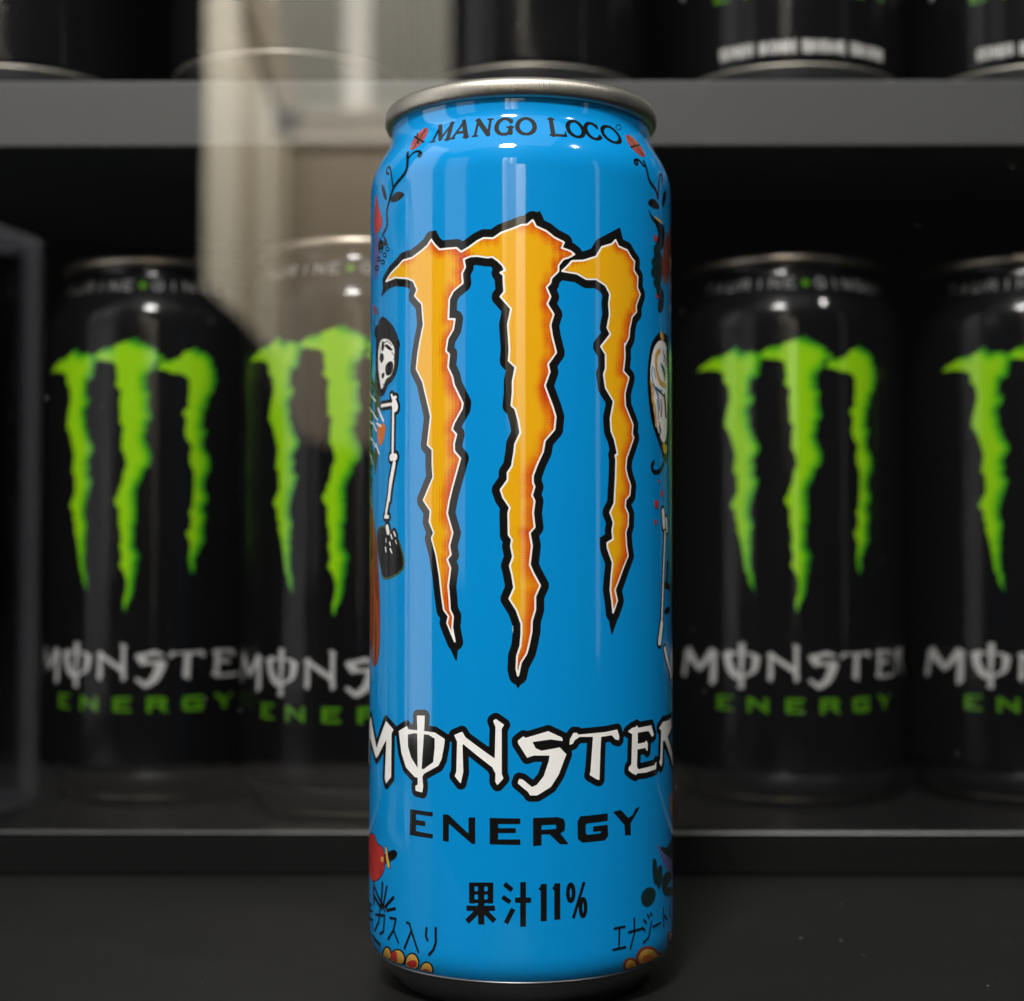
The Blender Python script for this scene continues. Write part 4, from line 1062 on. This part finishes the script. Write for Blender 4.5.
art("berries", M['ink_black'], L2, blue, (), A['BERRIES'], step=0.08)
art("brow_lines", M['ink_black'], L2, sk, (), A['BROW'], step=0.07)
art("shrub", M['ink_leaf'], L1 + 0.01, blue, A['SHRUB'])
# painted mask on the right
art("foliage", M['ink_leaf'], L0 - 0.014, blue, [[(39.5, 66), (38.5, 80), (41, 90), (38, 100), (40.5, 118), (46, 118), (46, 60)]])
art("foliage", M['ink_brick'], L0 - 0.014, blue, [[(40.5, 126), (38.5, 132), (37, 138), (39.5, 144), (46, 144), (46, 126)]])
for k_ in range(5):
    art("garland", M['ink_olive'], L0 - 0.008, blue, [[(-44, 78 + 9 * k_), (-40.5, 80 + 9 * k_), (-38.2, 84.5 + 9 * k_), (-40.6, 83.6 + 9 * k_), (-44, 84 + 9 * k_)]])
mk = art("mask", M['ink_black'], L0 + 0.004, blue, A['MASK_OUT'], A['CURL_R'], grow=0.1)
art("mask_face", M['ink_white'], L1, mk, A['MASK'])
art("mask_gold", M['ink_gold'], L2, mk, A['MASK_ORANGE'], A['MASK_GOLD'], step=0.1)
art("mask_blue", M['ink_sky'], L2 + 0.012, mk, (), A['MASK_BLUE'], step=0.1)
art("mask_olive", M['ink_olive'], L1 + 0.01, mk, A['MASK_OLIVE'])
art("mask_rose", M['ink_rose'], L2 + 0.02, mk, (), A['MASK_ROSE'], step=0.1)
art("mask_dark", M['ink_black'], L3, mk, (), A['MASK_DARK'], step=0.1)
bn = art("arm_bones", M['ink_black'], L0, blue, (), A['BONE_R'] + A['THREADS_R'], grow=0.50)
art("bones", M['ink_white'], L1, bn, (), A['BONE_R'], grow=-0.05, step=0.1)
# fruit and heart at the foot
ht = art("heart", M['ink_black'], L0, blue, A['HEART'] + A['DAGGER'] + A['GUARD'], A['GRASS'], grow=0.16)
art("heart_fill", M['ink_red'], L1, ht, A['HEART'])
art("heart_lines", M['ink_black'], L2 - 0.01, ht, (), A['HEART_LINES'])
art("dagger_guard", M['ink_gold'], L2, ht, A['GUARD'], step=0.1)


def clip_low(polys, low):
    return [[(x, max(h, low)) for x, h in p] for p in polys]


ba = art("beach_balls", M['ink_black'], L0, blue, clip_low(A['BALL_OUT'], 6.5))
art("ball_gold", M['ink_gold'], L1, ba, clip_low(A['BALL_GOLD'], 6.7))
art("ball_red", M['ink_red'], L2, ba, clip_low(A['BALL_RED'], 6.8))
ci = art("citrus", M['ink_brick'], L0, blue, clip_low(A['CITRUS_OUT'], 6.5))
art("citrus_rind", M['ink_gold'], L1, ci, clip_low(A['CITRUS'], 6.7))
art("citrus_flesh", M['ink_orange'], L2, ci, clip_low(A['CITRUS_IN'], 6.8))
art("fruit", M['ink_orange'], L0, blue, A['FRUIT_R'])
art("leaves", M['ink_leaf'], L0 + 0.01, blue, A['LEAVES_BR'], grow=0.3)
art("petal", M['ink_plum'], L0 - 0.012, blue, A['PURPLE_R'])

# ------------------------------------------------------------------ black cans in the case
RK = 33.0
PK = Profile([(0, 25.0), (1.5, 26.2), (5, 29.5), (8.5, 32.0), (11.5, 33.0), (132, 33), (135, 32.6), (138.5, 31.2), (142, 29.4), (145, 27.9), (146.5, 27.4), (149, 27.3)])
base_h = 11.0


def shrink(p, c, k):
    return [(c + (x - c) * k, 32.6 + (z - 32.6) * 0.92) for x, z in p]


spaced, spaced_hole = [], None
for i_, p_ in enumerate(word_add):
    c_ = (min(q[0] for q in p_) + max(q[0] for q in p_)) / 2
    spaced.append(shrink(p_, c_, 0.78))
    if i_ == 3:
        spaced_hole = shrink(WD['r'][1], c_, 0.78)


def make_black_can(front):
    can = bpy.data.objects.new("energy_can", None)
    col.objects.link(can)
    lathe("body", PK.points(9.5, 148.6), M['black_can'], can, 128)
    lathe("base", [(0.1, 8.5), (16, 6.0), (22.4, 2.2), (23.6, 0.5), (24.6, 0.0), (25.4, 0.45)] + [(float(PK.r(h)) - 0.04, h) for h in (1.2, 2, 3, 4, 5, 6, 7, 8, 9, 9.6)], M['alu_dark'], can, 96)
    lathe("rim", [(27.2, 148.0), (27.7, 148.1), (28.2, 148.5), (28.4, 149.2), (28.3, 150.2), (27.8, 151.1), (27.1, 151.4), (26.5, 151.2), (26.1, 150.5),
                  (25.7, 148.0), (25.3, 145.8), (24.6, 145.1), (24.0, 145.8), (23.6, 147.2)], M['alu_dim'], can, 96)
    lathe("lid", [(23.65, 147.1), (22.8, 147.4), (12, 147.5), (0.1, 147.5)], M['alu'], can, 64)
    pull_tab(can, 147.5)
    if not front:
        return can
    # label measures: claws 54..127, brand 33..45, word 25..30 above the can's foot
    cz = (127.5 - 53.5) / (139.2 - 59.5)
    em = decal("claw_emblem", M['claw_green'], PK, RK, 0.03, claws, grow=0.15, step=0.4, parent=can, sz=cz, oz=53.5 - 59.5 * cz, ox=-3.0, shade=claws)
    brand_white(PK, RK, 0.03, can, M['ink_grey'], sx=0.97, sz=0.90, oz=38.5 - 45.0 * 0.90)
    decal("energy_lettering", M['ink_green'], PK, RK, 0.03, spaced, sub=[spaced_hole], grow=0.02, step=0.22, parent=can, sx=1.20, sz=0.95, ox=-0.8, oz=28.3 - 32.6 * 0.95)
    word = "TAURINE+GINSENG"
    decal("neck_lettering", M['ink_dim'], PK, 28.6, 0.03, strokes=text_strokes(word, 141.2, 2.7, 2.3, 1.75, 0.48, skip='+'), step=0.16, parent=can)
    decal("neck_mark", M['ink_green'], PK, 28.6, 0.03, strokes=text_strokes(word, 141.5, 2.1, 2.3, 1.75, 0.9, skip='TAURINEGS'), step=0.16, parent=can)
    return can


def copy_can(src, small=False):
    c = src.copy()
    col.objects.link(c)
    for ch in src.children:
        k = ch.copy()
        col.objects.link(k)
        k.parent = c
        for g in ch.children:
            q = g.copy()
            col.objects.link(q)
            q.parent = k
    return c


proto = make_black_can(True)


def highlight_ring(parent, hgt, mat):  # added ring that imitates the highlight arc on the lower taper
    fr = float(PK.r(hgt)) - 0.04
    return lathe("highlight_ring", [(fr - 0.35, hgt - 0.5), (fr + 0.05, hgt - 0.35), (fr + 0.22, hgt), (fr + 0.2, hgt + 0.35), (fr - 0.0, hgt + 0.6)], mat, parent, 96)


small_print = []
x = -24.0
for wi, cnt in enumerate((10, 10, 12, 12)):
    for i in range(cnt):
        h0 = 13.0
        hh = 3.4
        small_print.append(([(x, h0 + random.uniform(0, .4)), (x + random.uniform(-.15, .15), h0 + hh - random.uniform(0, .5))], random.uniform(0.35, 0.6)))
        x += 1.02
    x += 1.5
low_y = 0.1516
spots = [
    (-0.1042, 0.1546, 0.02, 'lower', "fully visible black can with green claws at left of the lower row"),
    (-0.0432, 0.1280, -0.02, 'lower', "black can with green claws half hidden behind the left side of the blue can"),
    (0.0765, 0.1516, 0.03, 'lower', "black can with green claws standing just right of the blue can"),
    (0.1455, 0.1516, -0.02, 'lower', "black can with green claws cut off by the right edge of the picture, lower row"),
    (-0.1450, 0.1500, 2.9, 'upper', "upper shelf black can at the top left corner, only its foot showing"),
    (-0.0650, 0.1380, 3.2, 'upper', "upper shelf black can behind the pale doorway reflection"),
    (0.0030, 0.1500, 3.3, 'upper', "upper shelf black can directly above the blue can's rim"),
    (0.0770, 0.1500, 0.0, 'print', "upper shelf black can with a band of small white print, right of centre"),
    (0.1475, 0.1500, 0.0, 'print', "upper shelf black can with small white print at the top right corner"),
]
ring_high = None
for i, (x, y, rz, kind, label) in enumerate(spots):
    c = proto if i == 0 else copy_can(proto)
    c.location = (x, y, 0.01102 if kind == 'lower' else 0.20202)
    c.rotation_euler = (0, 0, rz)
    c['label'] = label
    c['category'] = 'drink can'
    c['group'] = 'black energy cans in the display case'
    if kind != 'lower':
        if ring_high is None:
            ring_high = highlight_ring(c, 9.8, M['alu'])
        else:
            rg = ring_high.copy()
            col.objects.link(rg)
            rg.parent = c
    if kind == 'print':
        for ch in c.children:
            if ch.name.startswith('energy_lettering'):
                ch.location.z = 0.0028
        if 'print_mesh' not in globals():
            pm = decal("small_print", M['ink_white'], PK, RK, 0.03, strokes=small_print, step=0.14, parent=c)
            print_mesh = pm
        else:
            pm = print_mesh.copy()
            col.objects.link(pm)
            pm.parent = c

ring_low = None
for c in [o for o in scene.objects if o.get('group') == 'black energy cans in the display case' and o.location.z < 0.1]:
    if ring_low is None:
        ring_low = highlight_ring(c, 2.4, M['alu_dim'])
    else:
        rg = ring_low.copy()
        col.objects.link(rg)
        rg.parent = c

# ------------------------------------------------------------------ clear acrylic box on the table, left of the picture (mirrored in the glass)
abox = empty("acrylic_box", (-0.206, 0.016, 0), "clear acrylic display box left of the blue can, its corner mirrored in the case glass", "display box", rz=math.radians(12))
W_, H_, t_ = 0.043, 0.181, 0.0040
for sx_, sy_ in ((-1, 0), (1, 0), (0, -1), (0, 1)):
    if sx_:
        a_, b_ = sorted((sx_ * W_, sx_ * (W_ - t_)))
        box("panel", a_, b_, -W_ + t_ + 0.0002, W_ - t_ - 0.0002, 0.004, H_ - 0.004, M['acrylic'], abox)
    else:
        a_, b_ = sorted((sy_ * W_, sy_ * (W_ - t_)))
        box("panel", -W_ + t_ + 0.0002, W_ - t_ - 0.0002, a_, b_, 0.004, H_ - 0.004, M['acrylic'], abox)
box("panel", -W_ + t_, W_ - t_, -W_ + t_, W_ - t_, H_ - 0.0032, H_ - 0.0007, M['acrylic'], abox)
box("panel", -W_ + t_, W_ - t_, -W_ + t_, W_ - t_, 0.0007, 0.0032, M['acrylic'], abox)
t_ = 0.0040
e_ = 0.0039
for sx_ in (-1, 1):
    for sy_ in (-1, 1):
        xa, xb = sorted((sx_ * W_, sx_ * (W_ - e_)))
        ya, yb = sorted((sy_ * W_, sy_ * (W_ - e_)))
        box("edge", xa, xb, ya, yb, 0.0, H_, M['acrylic_edge'] if (sx_, sy_) == (1, -1) else M['acrylic'], abox, 0.0004)
for z_ in (0.0, H_ - 0.0038):
    for s_ in (-1, 1):
        a_, b_ = sorted((s_ * W_, s_ * (W_ - e_)))
        box("edge", -W_ + t_ + 0.0001, W_ - t_ - 0.0001, a_, b_, z_, z_ + 0.0038, M['acrylic_edge'], abox, 0.0004)
        box("edge", a_, b_, -W_ + t_ + 0.0001, W_ - t_ - 0.0001, z_, z_ + 0.0038, M['acrylic_edge'], abox, 0.0004)

# ------------------------------------------------------------------ dust
def specks(name, pts, label):
    v, f = [], []
    for (x, y, z, s, ax) in pts:
        b = len(v)
        L = s * random.uniform(0.6, 2.4)
        a = random.uniform(0, math.pi)
        for k in range(6):
            q = 2 * math.pi * k / 6
            u, w = L * math.cos(q), s * 0.6 * math.sin(q)
            u, w = u * math.cos(a) - w * math.sin(a), u * math.sin(a) + w * math.cos(a)
            v.append((x + u, y + w, z) if ax == 'z' else (x + u, y, z + w))
        v.append((x, y, z + s * 0.5) if ax == 'z' else (x, y - s * 0.5, z))
        for k in range(6):
            f.append((b + k, b + (k + 1) % 6, b + 6))
    o = mesh_object(name, v, f, M['dust'])
    o['kind'] = 'stuff'
    o['label'] = label
    return o


pts = [(random.uniform(-0.13, 0.13), random.uniform(-0.02, 0.085), 0.0001, random.choice((0.00005, 0.00006, 0.00008, 0.00012)), 'z') for _ in range(70)]
pts += [(0.0585, 0.028, 0.0001, 0.0002, 'z'), (0.0665, 0.026, 0.0001, 0.0002, 'z')]
specks("table_dust", pts, "fine pale dust specks scattered on the black table")
pts = [(random.uniform(-0.16, 0.16), 0.0908, random.uniform(0.03, 0.24), random.choice((0.00008, 0.0001, 0.00015, 0.0002)), 'y') for _ in range(60)]
specks("glass_dust", pts, "fine pale dust specks on the case glass")
